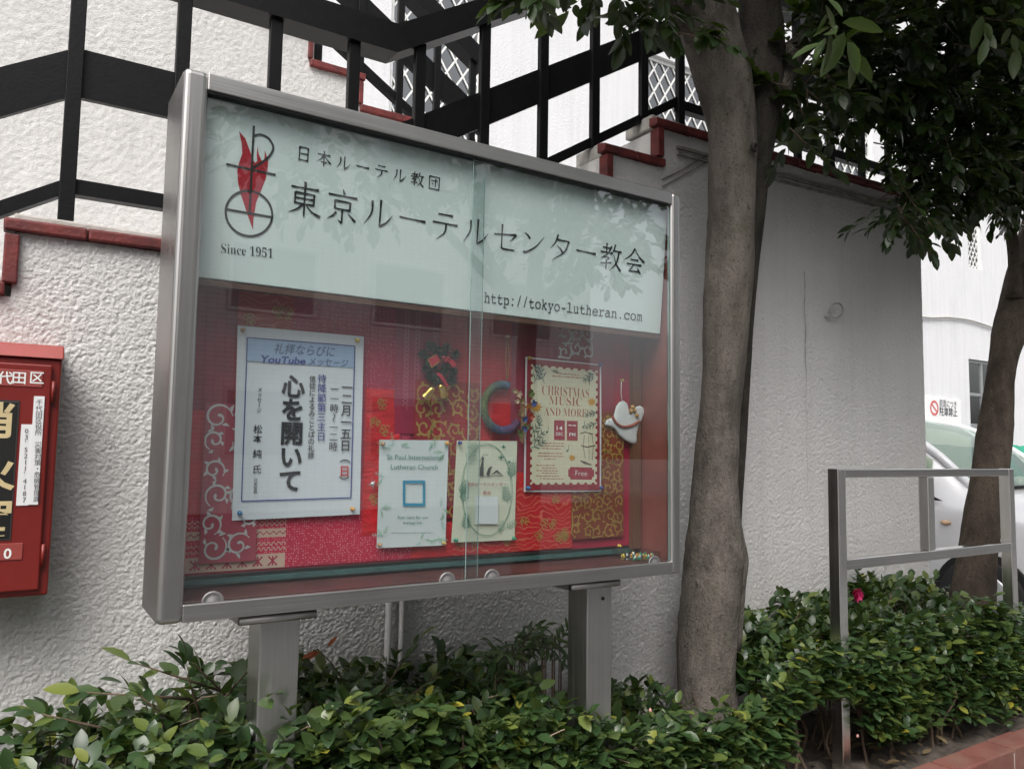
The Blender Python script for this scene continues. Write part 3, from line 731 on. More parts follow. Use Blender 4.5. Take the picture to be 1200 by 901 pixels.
satin = m_satin('scarlet satin', (.66, .018, .026), .3, 9, .8); satin2 = m_satin('bright red satin', (.62, .016, .022), .32, 6, .6); dark = simple('dark crimson cloth', (.27, .012, .04), .6, var=.2)
wave = m_lines('red wave foil', (.60, .016, .024), (.72, .25, .14), 60); ruby = simple('deep red cloth', (.58, .014, .03), .5, var=.15); pinky = simple('rose net', (.50, .18, .22), .7); redp = simple('crimson print', (.36, .02, .06), .6)
P_ = lambda a, b, c, d: PX(a, b, c, d)
x0, x1, z0, z1 = P_(216, 340, 345, 500); patch(.052, x1, 1.26, 1.7, dark)
x0, x1, z0, z1 = P_(280, 343, 346, 470); patch(x0, x1, z0, 1.69, [wave, gold], florals(7, .022, 3))
x0, x1, z0, z1 = P_(345, 345, 478, 600); patch(x0, x1, 1.22, 1.69, wine)
x0, x1, z0, z1 = P_(218, 480, 300, 640); patch(.052, x1+.05, 1.09, z1, ruby)
a0 = at(300, 672, YBB); patch(.052, at(336, 640, YBB)[0], 1.006, 1.135, [crimdot, cream, redp], nordic)
x0, x1, z0, z1 = P_(336, 585, 482, 668); patch(x0, x1, 1.006, 1.22, crimdot)
x0, x1, z0, z1 = P_(428, 455, 466, 560); patch(x0, x1, z0-.15, z1, [satin, gold], florals(6, .02, 5))
x0, x1, z0, z1 = P_(464, 360, 516, 482); patch(x0, x1, z0, 1.69, [simple('wine net', (.30, .03, .07), .7), pinky], lace)
x0, x1, z0, z1 = P_(462, 470, 492, 500); patch(x0, x1, z0-.02, z1-.012, simple('magenta cloth', (.30, .006, .04), .5))
x0, x1, z0, z1 = P_(515, 372, 550, 470); patch(x0, x1, z0, 1.69, simple('coral red cloth', (.42, .03, .04), .6))
x0, x1, z0, z1 = P_(480, 640, 535, 668); patch(x0, x1, 1.006, 1.10, satin)
x0, x1, z0, z1 = P_(550, 380, 600, 480); patch(x0, x1, z0, 1.69, simple('light red cloth', (.46, .03, .04), .55))
x0, x1, z0, z1 = P_(560, 470, 625, 590); patch(x0, x1, z0, z1, satin2)
x0, x1, z0, z1 = P_(598, 390, 660, 440); patch(x0, x1+.2, z0-.3, 1.69, m_dots('rose brick print', (.28, .03, .06), (.4, .1, .13), 50, .1))
x0, x1, z0, z1 = P_(530, 572, 668, 662); patch(x0, x1, 1.006, z1, [wave, gold], florals(20, .02, 9))
x0, x1, z0, z1 = P_(484, 470, 566, 605); patch(x0, x1-.02, z0, z1+.06, [m_satin('garnet cloth', (.32, .012, .02), .5, 5, .3), gold], scrolls(.052, .0054, 4))
x0, x1, z0, z1 = P_(668, 480, 728, 628); patch(x0, x1, z0, z1, [simple('bronze red cloth', (.22, .045, .02), .45), gold], scrolls(.044, .0044, 8))
x0, x1, z0, z1 = P_(240, 472, 298, 656); patch(x0, x1, z0, z1, [simple('rose organza', (.38, .06, .09), .55), silver], scrolls(.06, .0048, 12))
x0, x1, z0, z1 = P_(650, 385, 692, 424); patch(x0, x1, z0, z1+.02, [simple('faded red net', (.32, .05, .06), .6), silver], scrolls(.05, .005, 15))

# ------------------------------------------------------------------ papers pinned inside the board
YP = .166
def sheet(name, label, cat, corners, mat, y=YP, group=None, nx=8, ny=10, amp=.0012):
    C = [at(*c, y) for c in corners]          # TL TR BR BL
    th = thing(name, label, cat, tuple((C[2]+C[3])/2), group)
    b = MB(); ph = rnd.uniform(0, 6)
    for k in (0, 1):
        for i in range(nx+1):
            for j in range(ny+1):
                u, v_ = i/nx, j/ny; p = (C[0]*(1-u)+C[1]*u)*(1-v_)+(C[3]*(1-u)+C[2]*u)*v_
                b.v.append((p[0], y+k*.0006+amp*math.sin(u*4+ph)*math.sin(v_*5+ph)+.0004, p[2]))
    n = (nx+1)*(ny+1)
    for i in range(nx):
        for j in range(ny):
            a = i*(ny+1)+j; b.f += [(a, a+1, a+ny+2, a+ny+1), (n+a, n+a+ny+1, n+a+ny+2, n+a+1)]; b.m += [0, 0]; b.sm += [True, True]
    rim = [i*(ny+1) for i in range(nx+1)]+[nx*(ny+1)+j for j in range(1, ny+1)]+[i*(ny+1)+ny for i in range(nx-1, -1, -1)]+[j for j in range(ny-1, 0, -1)]
    for a, c in zip(rim, rim[1:]+rim[:1]): b.add([b.v[a], b.v[c], b.v[n+c], b.v[n+a]], [(0, 1, 2, 3)])
    b.build('paper', mat, th, recalc=False)
    return th
def poly(mb, pts, y, mi=0): mb.add([at(a, b, y) for a, b in pts], [tuple(range(len(pts)))], mi)
def line(mb, pts, y, wpx, mi=0):
    d = at(pts[0][0]+1, pts[0][1], y)[0]-at(*pts[0], y)[0]
    ribbon(mb, [at(a, b, y) for a, b in pts], [w_*d for w_ in wpx] if hasattr(wpx, '__len__') else wpx*d, mi)
def sprig(mb, x, y_, ang, L, y, n=5, lw=.34, mi=0):
    ca, sa = math.cos(ang), math.sin(ang); line(mb, [(x, y_), (x+ca*L, y_+sa*L)], y, .5, mi)
    for k in range(n):
        f = (k+1)/n; px, py = x+ca*L*f, y_+sa*L*f
        for s_ in ((1, -1) if k < n-1 else (1, -1, 0)):
            a = ang+s_*.8; l = L*lw*(1.1-.4*f); line(mb, [(px, py), (px+math.cos(a)*l*.5, py+math.sin(a)*l*.5), (px+math.cos(a)*l, py+math.sin(a)*l)], y-.0002*k, [.2, l*.15, .12], mi)
def dashes(mb, x0, y0, x1, y1, y, wpx, seed, mi=0):
    g = random.Random(seed); x = x0
    while x < x1-1:
        l = g.uniform(1.5, 5); e = min(x+l, x1); f0, f1 = (x-x0)/(x1-x0), (e-x0)/(x1-x0)
        line(mb, [(x, y0+(y1-y0)*f0), (e, y0+(y1-y0)*f1)], y, wpx, mi); x = e+.9
white_p = m_paper('white paper', (.70, .71, .76)); cream_p = m_paper('cream paper', (.66, .65, .52))
ink_blue = simple('blue ink', (.035, .055, .26), .6); ink_mid = simple('slate ink', (.07, .13, .26), .6); ink_red = simple('red ink', (.55, .03, .03), .6); ink_green = simple('green ink', (.03, .20, .14), .6)
YL = YP-.0022
# service poster
C4 = lambda a, b: (260+a/3.6056, 370+b/3.6056)
p1 = sheet('service_poster', 'large white worship poster with blue frame and bold black vertical Japanese writing', 'poster', [C4(68, 40), C4(600, 88), C4(583, 838), C4(43, 865)], white_p)
b = MB(); q = [C4(108, 92), C4(562, 128), C4(545, 768), C4(83, 783)]
for a_, c_ in zip(q, q[1:]+q[:1]): line(b, [a_, c_], YL, 1.3)
b.build('blue_frame', ink_blue, p1)
b = MB(); poly(b, [C4(111, 96), C4(559, 131), C4(556, 221), C4(106, 190)], YL+.0003); b.build('title_band', m_paper('pale blue print', (.36, .47, .66)), p1)
b = MB(); text_line(b, '礼拝ならびに', C4(218, 157), C4(474, 170), YL-.0004, 10, .012, 0, slant=.2); text_line(b, 'メッセージ', C4(366, 207), C4(530, 216), YL-.0004, 8, .012, 0, slant=.2); b.build('title_lettering', ink_mid, p1)
b = MB(); text_line(b, 'YouTube', C4(158, 196), C4(352, 206), YL-.0004, 8.6, .028, 0, slant=.2); text_col(b, '待降節第三主日', C4(424, 245), C4(419, 530), YL, 10.6, .009); b.build('blue_lettering', ink_blue, p1)
b = MB()
text_col(b, '一二月一五日（', C4(530, 278), C4(520, 622), YL, 13, .014); text_col(b, '）', C4(517, 676), C4(515, 722), YL, 12, .01)
text_col(b, '一一時～一二時', C4(477, 290), C4(470, 572), YL, 10.4, .006); text_col(b, '信徒によるみことばの礼拝', C4(384, 252), C4(376, 604), YL, 8, .012)
text_col(b, '心を開いて', C4(304, 248), C4(287, 745), YL, 27.5, .03, hs=1.0)
text_col(b, 'メッセージ', C4(161, 300), C4(156, 412), YL, 6.4, .006); text_col(b, '松本', C4(153, 458), C4(151, 540), YL, 11, .01); text_col(b, '純', C4(150, 562), C4(150, 603), YL, 11, .01); text_col(b, '氏', C4(148, 628), C4(147, 668), YL, 11, .01); text_col(b, '（代表役員）', C4(143, 675), C4(141, 762), YL, 5, 0)
b.build('black_lettering', ink, p1)
b = MB(); text_col(b, '日', C4(519, 630), C4(518, 680), YL, 13, .02); b.build('red_lettering', ink_red, p1)
# English leaflet
C5 = lambda a, b: (430+a/3.2158, 380+b/3.2158)
p2 = sheet('church_leaflet', 'white leaflet with green English lettering and empty blue square, left of the cream leaflet', 'leaflet', [C5(48, 435), C5(308, 437), C5(296, 832), C5(37, 843)], m_paper('cool white paper', (.66, .69, .70)), YP-.004)
y = YL-.004
b = MB(); text_line(b, 'St Paul International', C5(76, 508), C5(286, 510), y, 5.8); text_line(b, 'Lutheran Church', C5(90, 545), C5(266, 546), y, 5.8); text_line(b, 'Scan here for our', C5(115, 732), C5(232, 732), y, 3.6, 0); text_line(b, 'instagram', C5(137, 752), C5(208, 752), y, 3.6, 0); dashes(b, *C5(92, 785), *C5(248, 785), y, .5, 3); b.build('green_lettering', ink_green, p2)
b = MB(); q = [C5(140, 593), C5(215, 593), C5(215, 679), C5(140, 679)]
for a_, c_ in zip(q, q[1:]+q[:1]): line(b, [a_, c_], y, 3.0)
for a_ in q: poly(b, [(a_[0]-1.5, a_[1]-1.5), (a_[0]+1.5, a_[1]-1.5), (a_[0]+1.5, a_[1]+1.5), (a_[0]-1.5, a_[1]+1.5)], y-.0002)
b.build('blue_square', simple('turquoise ink', (.02, .26, .42), .6), p2)
b = MB(); g = random.Random(2)
for (cx, cy, n) in ((60, 455, 3), (100, 448, 2), (165, 455, 2), (250, 460, 3), (290, 480, 3), (60, 575, 2), (50, 700, 3), (60, 800, 3), (280, 740, 3), (275, 800, 3), (210, 815, 3), (285, 690, 2)):
    for k in range(n): sprig(b, *C5(cx+g.uniform(-8, 8), cy+g.uniform(-8, 8)), g.uniform(0, 6.28), g.uniform(6, 10), y-.0004*k, 3, .42, mi=k % 2)
b.build('leaf_print', [simple('soft green print', (.22, .45, .26), .6), simple('aqua print', (.30, .52, .45), .6)], p2)
# cream leaflet
p3 = sheet('nativity_leaflet', 'cream leaflet with green fern wreath print and small red Japanese lettering', 'leaflet', [C5(340, 437), C5(566, 440), C5(557, 812), C5(318, 822)], cream_p, YP-.004)
b = MB()
for rx, ry, o_ in ((97, 170, 0), (92, 176, 3)): line(b, [C5(452+rx*math.cos(a), 625+ry*math.sin(a)) for a in np.linspace(0, 6.2832, 60)], y-.0003*o_, .38)
for cx, cy, an in ((540, 575, -1.4), (530, 668, -1.7), (362, 668, -1.4), (372, 772, -1.5), (352, 640, -1.2)): sprig(b, *C5(cx, cy+8), an, 17, y-.001, 5, .5)
for cx, cy, an in ((420, 470, 2.6), (412, 480, 2.0), (520, 770, -.6), (500, 790, -1.3), (430, 455, 3.0)): sprig(b, *C5(cx, cy), an, 13, y-.001, 4, .5, mi=1)
for cx, cy, r_ in ((515, 461, 10), (506, 501, 14), (536, 518, 7)):
    for a in (0, math.pi/2):
        c = C5(cx, cy); dx, dy = math.cos(a)*r_/3.2, math.sin(a)*r_/3.2; line(b, [(c[0]-dx, c[1]-dy), c, (c[0]+dx, c[1]+dy)], y-.0012-.0002*a, [.1, 1.6, .1])
b.build('fern_print', [simple('fern ink', (.025, .19, .12), .6), simple('sage ink', (.22, .36, .26), .6)], p3)
b = MB()
line(b, [C5(432, 570), C5(433, 540), C5(437, 510)], y-.0015, [5, 4.2, 1.5]); line(b, [C5(436, 512), C5(438, 500)], y-.0017, [2.6, 2.2]); line(b, [C5(425, 520), C5(438, 490), C5(455, 492)], y-.0019, .5)
line(b, [C5(455, 568), C5(462, 545), C5(470, 535)], y-.0015, [4, 3, 1.2]); line(b, [C5(470, 566), C5(490, 552), C5(510, 568)], y-.0016, [.8, 2.4, .6]); line(b, [C5(425, 571), C5(515, 571)], y-.0014, .6)
b.build('scene_print', simple('charcoal print', (.05, .06, .05), .6), p3)
b = MB(); text_line(b, '東京ルーテルセンター', C5(374, 609), C5(526, 608), y-.003, 3.8); text_line(b, '教会', C5(437, 641), C5(468, 641), y-.003, 3.8); b.build('red_lettering', simple('brick ink', (.38, .05, .03), .6), p3)
b = MB(); poly(b, [C5(408, 648), C5(494, 648), C5(494, 752), C5(408, 752)], y-.0035); b.build('white_square', m_paper('pale square', (.70, .71, .72)), p3)
# concert poster
C6 = lambda a, b: (600+a/5.008, 410+b/5.008)
y6 = YP-.0; p4 = sheet('concert_poster', 'crimson bordered cream Christmas concert poster with stamp edge and English title', 'poster', [C6(80, 40), C6(524, 85), C6(524, 830), C6(70, 832)], m_paper('glossy white', (.70, .68, .70)), y6)
yl = y6-.002
b = MB(); poly(b, [C6(90, 50), C6(515, 92), C6(515, 822), C6(80, 823)], yl); b.build('crimson_border', simple('crimson ink', (.27, .022, .035), .5), p4)
b = MB(); q = [C6(112, 84), C6(503, 122), C6(498, 788), C6(106, 790)]; per = []
for a_, c_ in zip(q, q[1:]+q[:1]):
    L = math.hypot(c_[0]-a_[0], c_[1]-a_[1]); n = max(3, round(L/9.0)); dx, dy = (c_[0]-a_[0])/L, (c_[1]-a_[1])/L; nx_, ny_ = -dy, dx
    for k in range(n):
        s0 = L*(k+.5)/n; per.append((a_[0]+dx*L*k/n, a_[1]+dy*L*k/n))
        for an in np.linspace(math.pi, 0, 7): per.append((a_[0]+dx*(s0+2.1*math.cos(an))+nx_*2.3*math.sin(an), a_[1]+dy*(s0+2.1*math.cos(an))+ny_*2.3*math.sin(an)))
poly(b, per, yl-.0004); b.build('stamp_panel', m_paper('ivory print', (.62, .57, .42)), p4)
br = simple('rust ink', (.40, .10, .06), .6); y = yl-.0009
b = MB()
for s_, a_, c_, h_ in (('CHRISTMAS', C6(176, 262), C6(452, 282), 12), ('MUSIC', C6(216, 320), C6(410, 332), 11), ('AND MORE!', C6(188, 384), C6(446, 394), 10)):
    s2 = ''.join(chr(0x1D400+ord(c)-65) if c.isalpha() else c for c in s_); text_line(b, s2, a_, c_, y, h_, -.014)
k = 0
for (x0, y0, x1, y1) in ((258, 135, 390, 148), (235, 152, 410, 165), (160, 546, 305, 549), (160, 561, 305, 565), (175, 577, 285, 580), (155, 605, 300, 608), (152, 622, 305, 625), (190, 638, 260, 640), (142, 676, 260, 678), (175, 692, 262, 694), (142, 707, 275, 709), (175, 722, 270, 724), (142, 738, 275, 741), (165, 754, 300, 757)):
    k += 1; dashes(b, *C6(x0, y0), *C6(x1, y1), y, .75, k)
b.build('rust_lettering', br, p4)
b = MB()
for (x0, y0, x1, y1) in ((247, 412, 310, 528), (322, 415, 385, 531)): poly(b, [C6(x0, y0), C6(x1, y0+2), C6(x1, y1+2), C6(x0, y1)], y)
poly(b, [C6(342, 686), C6(470, 690), C6(470, 700), C6(482, 704), C6(482, 742), C6(470, 748), C6(470, 761), C6(342, 759), C6(342, 748), C6(330, 742), C6(330, 700), C6(342, 696)], y)
b.build('crimson_ticket', simple('ticket ink', (.33, .03, .05), .6), p4)
b = MB(); text_line(b, '14', C6(262, 470), C6(296, 471), y-.0005, 5, .01); text_line(b, 'DEC', C6(258, 500), C6(300, 501), y-.0005, 3.6, .01); text_line(b, 'PM', C6(336, 505), C6(372, 506), y-.0005, 4, .01); dashes(b, *C6(332, 442), *C6(376, 444), y-.0005, .8, 5); b.build('ticket_lettering', white_frame, p4)
b = MB(); text_line(b, 'Free', C6(372, 736), C6(440, 739), y-.0005, 6.2, -.01); b.build('button_lettering', white_frame, p4)
b = MB()
for cx, cy, r_ in ((142, 335, 38), (468, 305, 28), (353, 633, 22)):
    for i in range(10):
        a = i*.6283; c = C6(cx, cy); line(b, [c, (c[0]+math.cos(a)*r_/10, c[1]+math.sin(a)*r_/10), (c[0]+math.cos(a)*r_/5, c[1]+math.sin(a)*r_/5)], y-.0001*i, [1.6*r_/38, 2.2*r_/38, .1])
b.build('sun_print', simple('amber ink', (.58, .28, .04), .6), p4)
b = MB()
for cx, cy, an, L in ((125, 200, -1.1, 17), (190, 195, -1.9, 18), (160, 140, -2.0, 10), (500, 130, 2.6, 15), (455, 205, -1.5, 11), (505, 360, 2.8, 12), (500, 425, 2.7, 12), (105, 580, -.5, 16), (110, 545, -.7, 16), (110, 500, -.9, 15), (230, 120, .2, 7), (165, 450, -1.7, 11)): sprig(b, *C6(cx, cy), an, L, y-.0012, 3, .55)
for cx, cy in ((205, 482), (325, 592), (418, 452)):
    c = C6(cx, cy); line(b, [(c[0]-1.3, c[1]), (c[0], c[1]), (c[0]+1.3, c[1])], y, [.6, 2.2, .6]); line(b, [(c[0]+1.2, c[1]), (c[0]+1.6, c[1]-7)], y-.0002, .5)
b.build('leaf_print', simple('pine ink', (.05, .12, .10), .6), p4)
b = MB(); line(b, [C6(400, 490), C6(430, 482), C6(475, 495)], y, 1.0); line(b, [C6(425, 500), C6(418, 560), C6(430, 640)], y-.0002, .5); line(b, [C6(470, 500), C6(478, 560), C6(470, 650)], y-.0003, .5); line(b, [C6(405, 560), C6(440, 570), C6(490, 560)], y-.0004, .9); line(b, [C6(450, 500), C6(452, 650)], y-.0005, .4); line(b, [C6(400, 650), C6(430, 662), C6(470, 675)], y-.0006, [.5, 2.0, .5])
b.build('harp_print', simple('umber ink', (.12, .06, .04), .6), p4)
# pins
PINC = dict(tan=(.5, .3, .16), yellow=(.75, .5, .06), blue=(.03, .2, .42), amber=(.62, .3, .06), green=(.03, .3, .18), brass=(.5, .34, .1), navy=(.03, .06, .25))
pm = {k: simple('pin '+k, c, .3) for k, c in PINC.items()}
def pin(px, py, c, label, y=YP-.003):
    p = at(px, py, y); m = MB(); m.lathe([(.0, -.011), (.0042, -.0105), (.0046, -.008), (.0028, -.006), (.0028, -.003), (.0055, -.002), (.0055, -.0005), (.001, 0), (.0008, .006)], tuple(p), 'y', 12)
    tag(m.build('push_pin', pm[c]), label, 'push pin', 'push pins in the notice board')
pin(*C4(88, 60), 'tan', 'tan push pin at the upper left corner of the large worship poster')
pin(*C4(571, 105), 'yellow', 'yellow push pin at the upper right corner of the large worship poster')
pin(*C4(74, 832), 'blue', 'blue push pin at the lower left corner of the large worship poster')
pin(*C4(550, 815), 'amber', 'amber push pin at the lower right corner of the large worship poster')
pin(*C5(58, 450), 'tan', 'tan push pin at the upper left corner of the English leaflet', YP-.007)
pin(*C5(300, 448), 'amber', 'amber push pin at the upper right corner of the English leaflet', YP-.007)
pin(*C5(46, 830), 'tan', 'tan push pin at the lower left corner of the English leaflet', YP-.007)
pin(*C5(289, 824), 'brass', 'brass push pin at the lower right corner of the English leaflet', YP-.007)
pin(*C5(348, 446), 'navy', 'navy push pin at the upper left corner of the cream fern leaflet', YP-.007)
pin(*C5(333, 812), 'green', 'green push pin at the lower left corner of the cream fern leaflet', YP-.007)
pin(*C5(552, 806), 'green', 'green push pin at the lower right corner of the cream fern leaflet', YP-.007)
pin(*C6(100, 48), 'brass', 'brass push pin at the upper left corner of the concert poster')
pin(*C6(515, 88), 'navy', 'navy push pin at the upper right corner of the concert poster')
pin(*C6(92, 808), 'blue', 'blue push pin at the lower left corner of the concert poster')
pin(*C6(522, 808), 'navy', 'navy push pin at the lower right corner of the concert poster')
pin(594, 394, 'brass', 'brass push pin holding the gold string of the yarn ring', YBB-.02)
pin(728, 446, 'brass', 'brass push pin holding the string of the white dove', YBB-.02)
pin(725, 639, 'yellow', 'yellow push pin at the bottom right of the red cloth, above the pin tray', YBB-.016)

# ------------------------------------------------------------------ ornaments
C7 = lambda a, b: (430+a/6.316, 360+b/6.316)
wc = at(*C7(540, 440), .165)
wr = thing('small_wreath', 'small dark green tinsel wreath with red bow and gold bells', 'wreath', tuple(wc))
b = MB(); g = random.Random(21)
for (cx, cy, rr) in ((475, 290, 46), (590, 300, 38), (412, 342, 36), (655, 350, 40), (455, 385, 40), (440, 450, 38), (470, 505, 40), (510, 545, 38), (630, 540, 46), (640, 470, 40), (560, 345, 40), (520, 320, 40), (575, 450, 42), (540, 500, 42), (600, 420, 38), (490, 440, 40)):
    c = at(*C7(cx, cy), .160); r_ = rr/6.316*.0031
    for k in range(150):
        d = np.array([g.gauss(0, 1), g.gauss(0, 1), g.gauss(0, 1)]); d /= np.linalg.norm(d); s_ = np.cross(d, [g.gauss(0, 1), g.gauss(0, 1), g.gauss(0, 1)]); s_ = s_/np.linalg.norm(s_)*.002
        p = c+d*r_*.15*[1, .6, 1]; e = c+d*r_*g.uniform(.75, 1.15)*[1, .7, 1]; b.add([p-s_, p+s_, e], [(0, 1, 2)])
b.build('tinsel', simple('dark green tinsel', (.012, .05, .034), .5, var=.5, scale=200), wr, recalc=False)
b = MB(); q = [C7(450, 385), C7(515, 350), C7(545, 395), C7(480, 446)]; v8 = [at(*p, .139) for p in reversed(q)]+[at(*p, .134) for p in reversed(q)]; b.hexa(v8)
for a_, c_ in ((q[0], q[1]), (q[2], q[3]), (q[0], q[3])): line(b, [a_, c_], .1335, .8, 1)
for cx, cy, r_ in ((570, 375, 20), (585, 398, 20), (600, 380, 18)): c = at(*C7(cx, cy), .14); b.lathe([(.0, -.006), (.004, -.005), (.0058, 0), (.004, .005), (0, .006)], tuple(c), 'y', 12)
line(b, [C7(595, 385), C7(635, 410), C7(650, 440)], .138, [3, 6, 5], 0); line(b, [C7(520, 488), C7(548, 508), C7(600, 590)], .138, [3, 4, 3], 0)
b.build('bow', [simple('bow red', (.45, .02, .045), .45), gold], wr, recalc=False)
goldm = simple('bell gold', (.72, .48, .12), .22, 1.0, var=.1)
for cx, cy, an in ((462, 630, .5), (552, 612, -.6)):
    c = Vector(at(*C7(cx, cy), .142)); m = MB(); m.lathe([(.0, .013), (.004, .012), (.0075, .006), (.0085, -.002), (.0115, -.010), (.0122, -.012), (.0105, -.012), (.006, -.004), (0, -.002)], (0, 0, 0), 'z', 18)
    m.lathe([(.0, .004), (.003, .002), (.0035, 0), (0, -.004)], (0, 0, -.013), 'z', 10)
    rm = Matrix.Rotation(an, 3, 'Y') @ Matrix.Rotation(.5, 3, 'X'); m.v = [tuple(c+rm @ (Vector(p)*1.5)) for p in m.v]; m.build('bell', goldm, wr)
# yarn ring
rc = at(589.5, 477.5, .158); rw = thing('yarn_ring', 'crescent ring wrapped in blue, green and purple yarn with dried flowers at its right end', 'wreath', tuple(rc))
b = MB(); R0, r0, N1, N2 = .0655, .0115, 260, 10
for i in range(N1):
    a = R(72)+R(252)*i/(N1-1); rr = r0*(.82+.30*abs(math.sin(i*math.pi/5)))
    for k in range(N2):
        q = 2*math.pi*k/N2; R1 = R0+rr*math.cos(q); b.v.append((rc[0]+R1*math.cos(a), rc[1]+rr*.8*math.sin(q), rc[2]+R1*1.02*math.sin(a)))
for i in range(N1-1):
    for k in range(N2): b.f.append((i*N2+k, (i+1)*N2+k, (i+1)*N2+(k+1) % N2, i*N2+(k+1) % N2)); b.sm.append(True); b.m.append(0)
t = NT('graded yarn'); tcn = t.n('ShaderNodeTexCoord'); sx_ = t.n('ShaderNodeSeparateXYZ'); t.l(tcn.outputs['Object'], sx_.inputs[0])
ang_ = t.math('ARCTAN2', sx_.outputs['Z'], sx_.outputs['X']); fr_ = t.math('ADD', t.math('DIVIDE', ang_, 6.2832), .5)
t.col(t.ramp(fr_, [(0.0, (.12, .15, .05)), (.12, (.08, .11, .10)), (.2, (.06, .07, .14)), (.32, (.10, .045, .12)), (.45, (.13, .045, .10)), (.6, (.08, .06, .13)), (.72, (.05, .10, .17)), (.8, (.07, .11, .12)), (.9, (.12, .14, .06)), (1, (.12, .15, .05))])); t.set(Roughness=.85); t.bump(t.noise(t.tc(), 300, 2), .4, .002)
b.f += [tuple(range(N2)), tuple((N1-1)*N2+k for k in range(N2))]; b.m += [0, 0]; b.sm += [False, False]
b.build('yarn', t.m, rw)
b = MB(); g = random.Random(5)
for cx, cy, r_, mi in ((603, 458, 6, 4), (609, 508, 7, 1), (614, 503, 7, 5), (607, 462, 8, 0), (612, 470, 7, 4), (622, 461, 8, 1), (619, 478, 9, 2), (611, 484, 7, 4), (622, 488, 8, 3), (617, 499, 7, 1), (606, 470, 5, 0), (615, 491, 6, 5), (625, 473, 7, 5)):
    c = at(cx, cy, .144)
    for k in range(16):
        a = g.uniform(0, 6.28); e = g.uniform(-.6, .9); d = np.array([math.cos(a)*math.cos(e), -abs(math.sin(e))*.8, math.sin(a)*math.cos(e)]); s_ = np.cross(d, [0, 1, .3]); s_ = s_/(np.linalg.norm(s_)+1e-6)*.0035; L = r_*.0019
        p0, p1_, p2_ = c, c+d*L*.6, c+d*L; b.add([p0, p1_+s_, p2_, p1_-s_], [(0, 1, 2, 3)], mi)
for k in range(5): line(b, [(610+k, 470), (611+k*.8, 500), (609+k, 516+k)], .146-.001*k, .7, 4)
b.build('dried_flowers', [simple('cream petal', (.55, .42, .3), .7), simple('olive leaf', (.14, .17, .05), .7), simple('orange petal', (.48, .18, .04), .7), simple('red petal', (.4, .05, .03), .7), simple('straw', (.30, .2, .1), .8), simple('blue petal', (.05, .09, .25), .7)], rw, recalc=False)
b = MB(); b.tube([at(594, 394, .165), at(592.5, 420, .166), at(594, 445, .16)], .0012, 6); b.tube([at(595, 394, .165), at(597, 420, .166), at(594.5, 445, .16)], .0012, 6); b.build('gold_string', gold, rw)
# dove
C8 = lambda a, b: (590+a/3.0048, 360+b/3.0048)
dv = thing('dove_ornament', 'stuffed white dove ornament with rust garland hanging right of the concert poster', 'ornament', tuple(at(*C8(420, 410), .16)))
ol = [(355,411),(363,398),(376,391),(387,390),(391,372),(397,348),(408,333),(421,329),(432,336),(438,358),(441,380),(452,368),(464,351),(478,346),(491,353),(495,368),(487,393),(474,420),(467,450),(468,474),(460,483),(446,478),(425,467),(404,448),(391,428),(374,419),(362,417)]
P0 = [at(*C8(a, b_), .165) for a, b_ in ol]; cen = sum(P0)/len(P0); b = MB(); n = len(P0)
rings = [(1.0, .002), (.99, -.003), (.955, -.0052), (.85, -.0066), (.5, -.0072)]
for f, dy in rings: b.v += [tuple(cen+(p-cen)*f+np.array([0, dy, 0])) for p in P0]
b.v.append(tuple(cen+np.array([0, -.0074, 0])))
for r_ in range(len(rings)-1):
    for i in range(n): b.f.append((r_*n+i, r_*n+(i+1) % n, (r_+1)*n+(i+1) % n, (r_+1)*n+i)); b.m.append(0); b.sm.append(True)
for i in range(n): b.f.append(((len(rings)-1)*n+i, (len(rings)-1)*n+(i+1) % n, len(rings)*n)); b.m.append(0); b.sm.append(True)
b.f.append(tuple(range(n-1, -1, -1))); b.m.append(0); b.sm.append(False)
b.build('body', simple('white felt', (.66, .66, .66), .9, var=.04, scale=60, bump=.3), dv)
b = MB(); P = smooth_pts([at(*C8(384, 384), .157), at(*C8(395, 405), .156), at(*C8(418, 420), .1555), at(*C8(448, 418), .156), at(*C8(480, 402), .158)], 6)
b.tube(P, [.004+.0012*(i % 2) for i in range(len(P))], 7)
for cx, cy in ((455, 352), (462, 362), (450, 365), (470, 380)): c = at(*C8(cx, cy), .155); b.lathe([(.0, -.007), (.006, -.004), (.0085, .001), (.004, .004)], tuple(c), 'y', 9, mi=1)
b.build('garland', [simple('rust yarn', (.30, .08, .05), .9, var=.5, scale=200), simple('ochre flower', (.40, .22, .07), .8)], dv)
MB().tube([at(*C8(415, 262), .16), at(*C8(414, 300), .162), at(*C8(418, 332), .158)], .0013, 6).build('string', white_frame, dv)
c = at(*C8(372, 402), .159); MB().lathe([(0, -.002), (.0016, -.0015), (.0018, 0)], tuple(c), 'y', 8).build('eye', ink, dv)
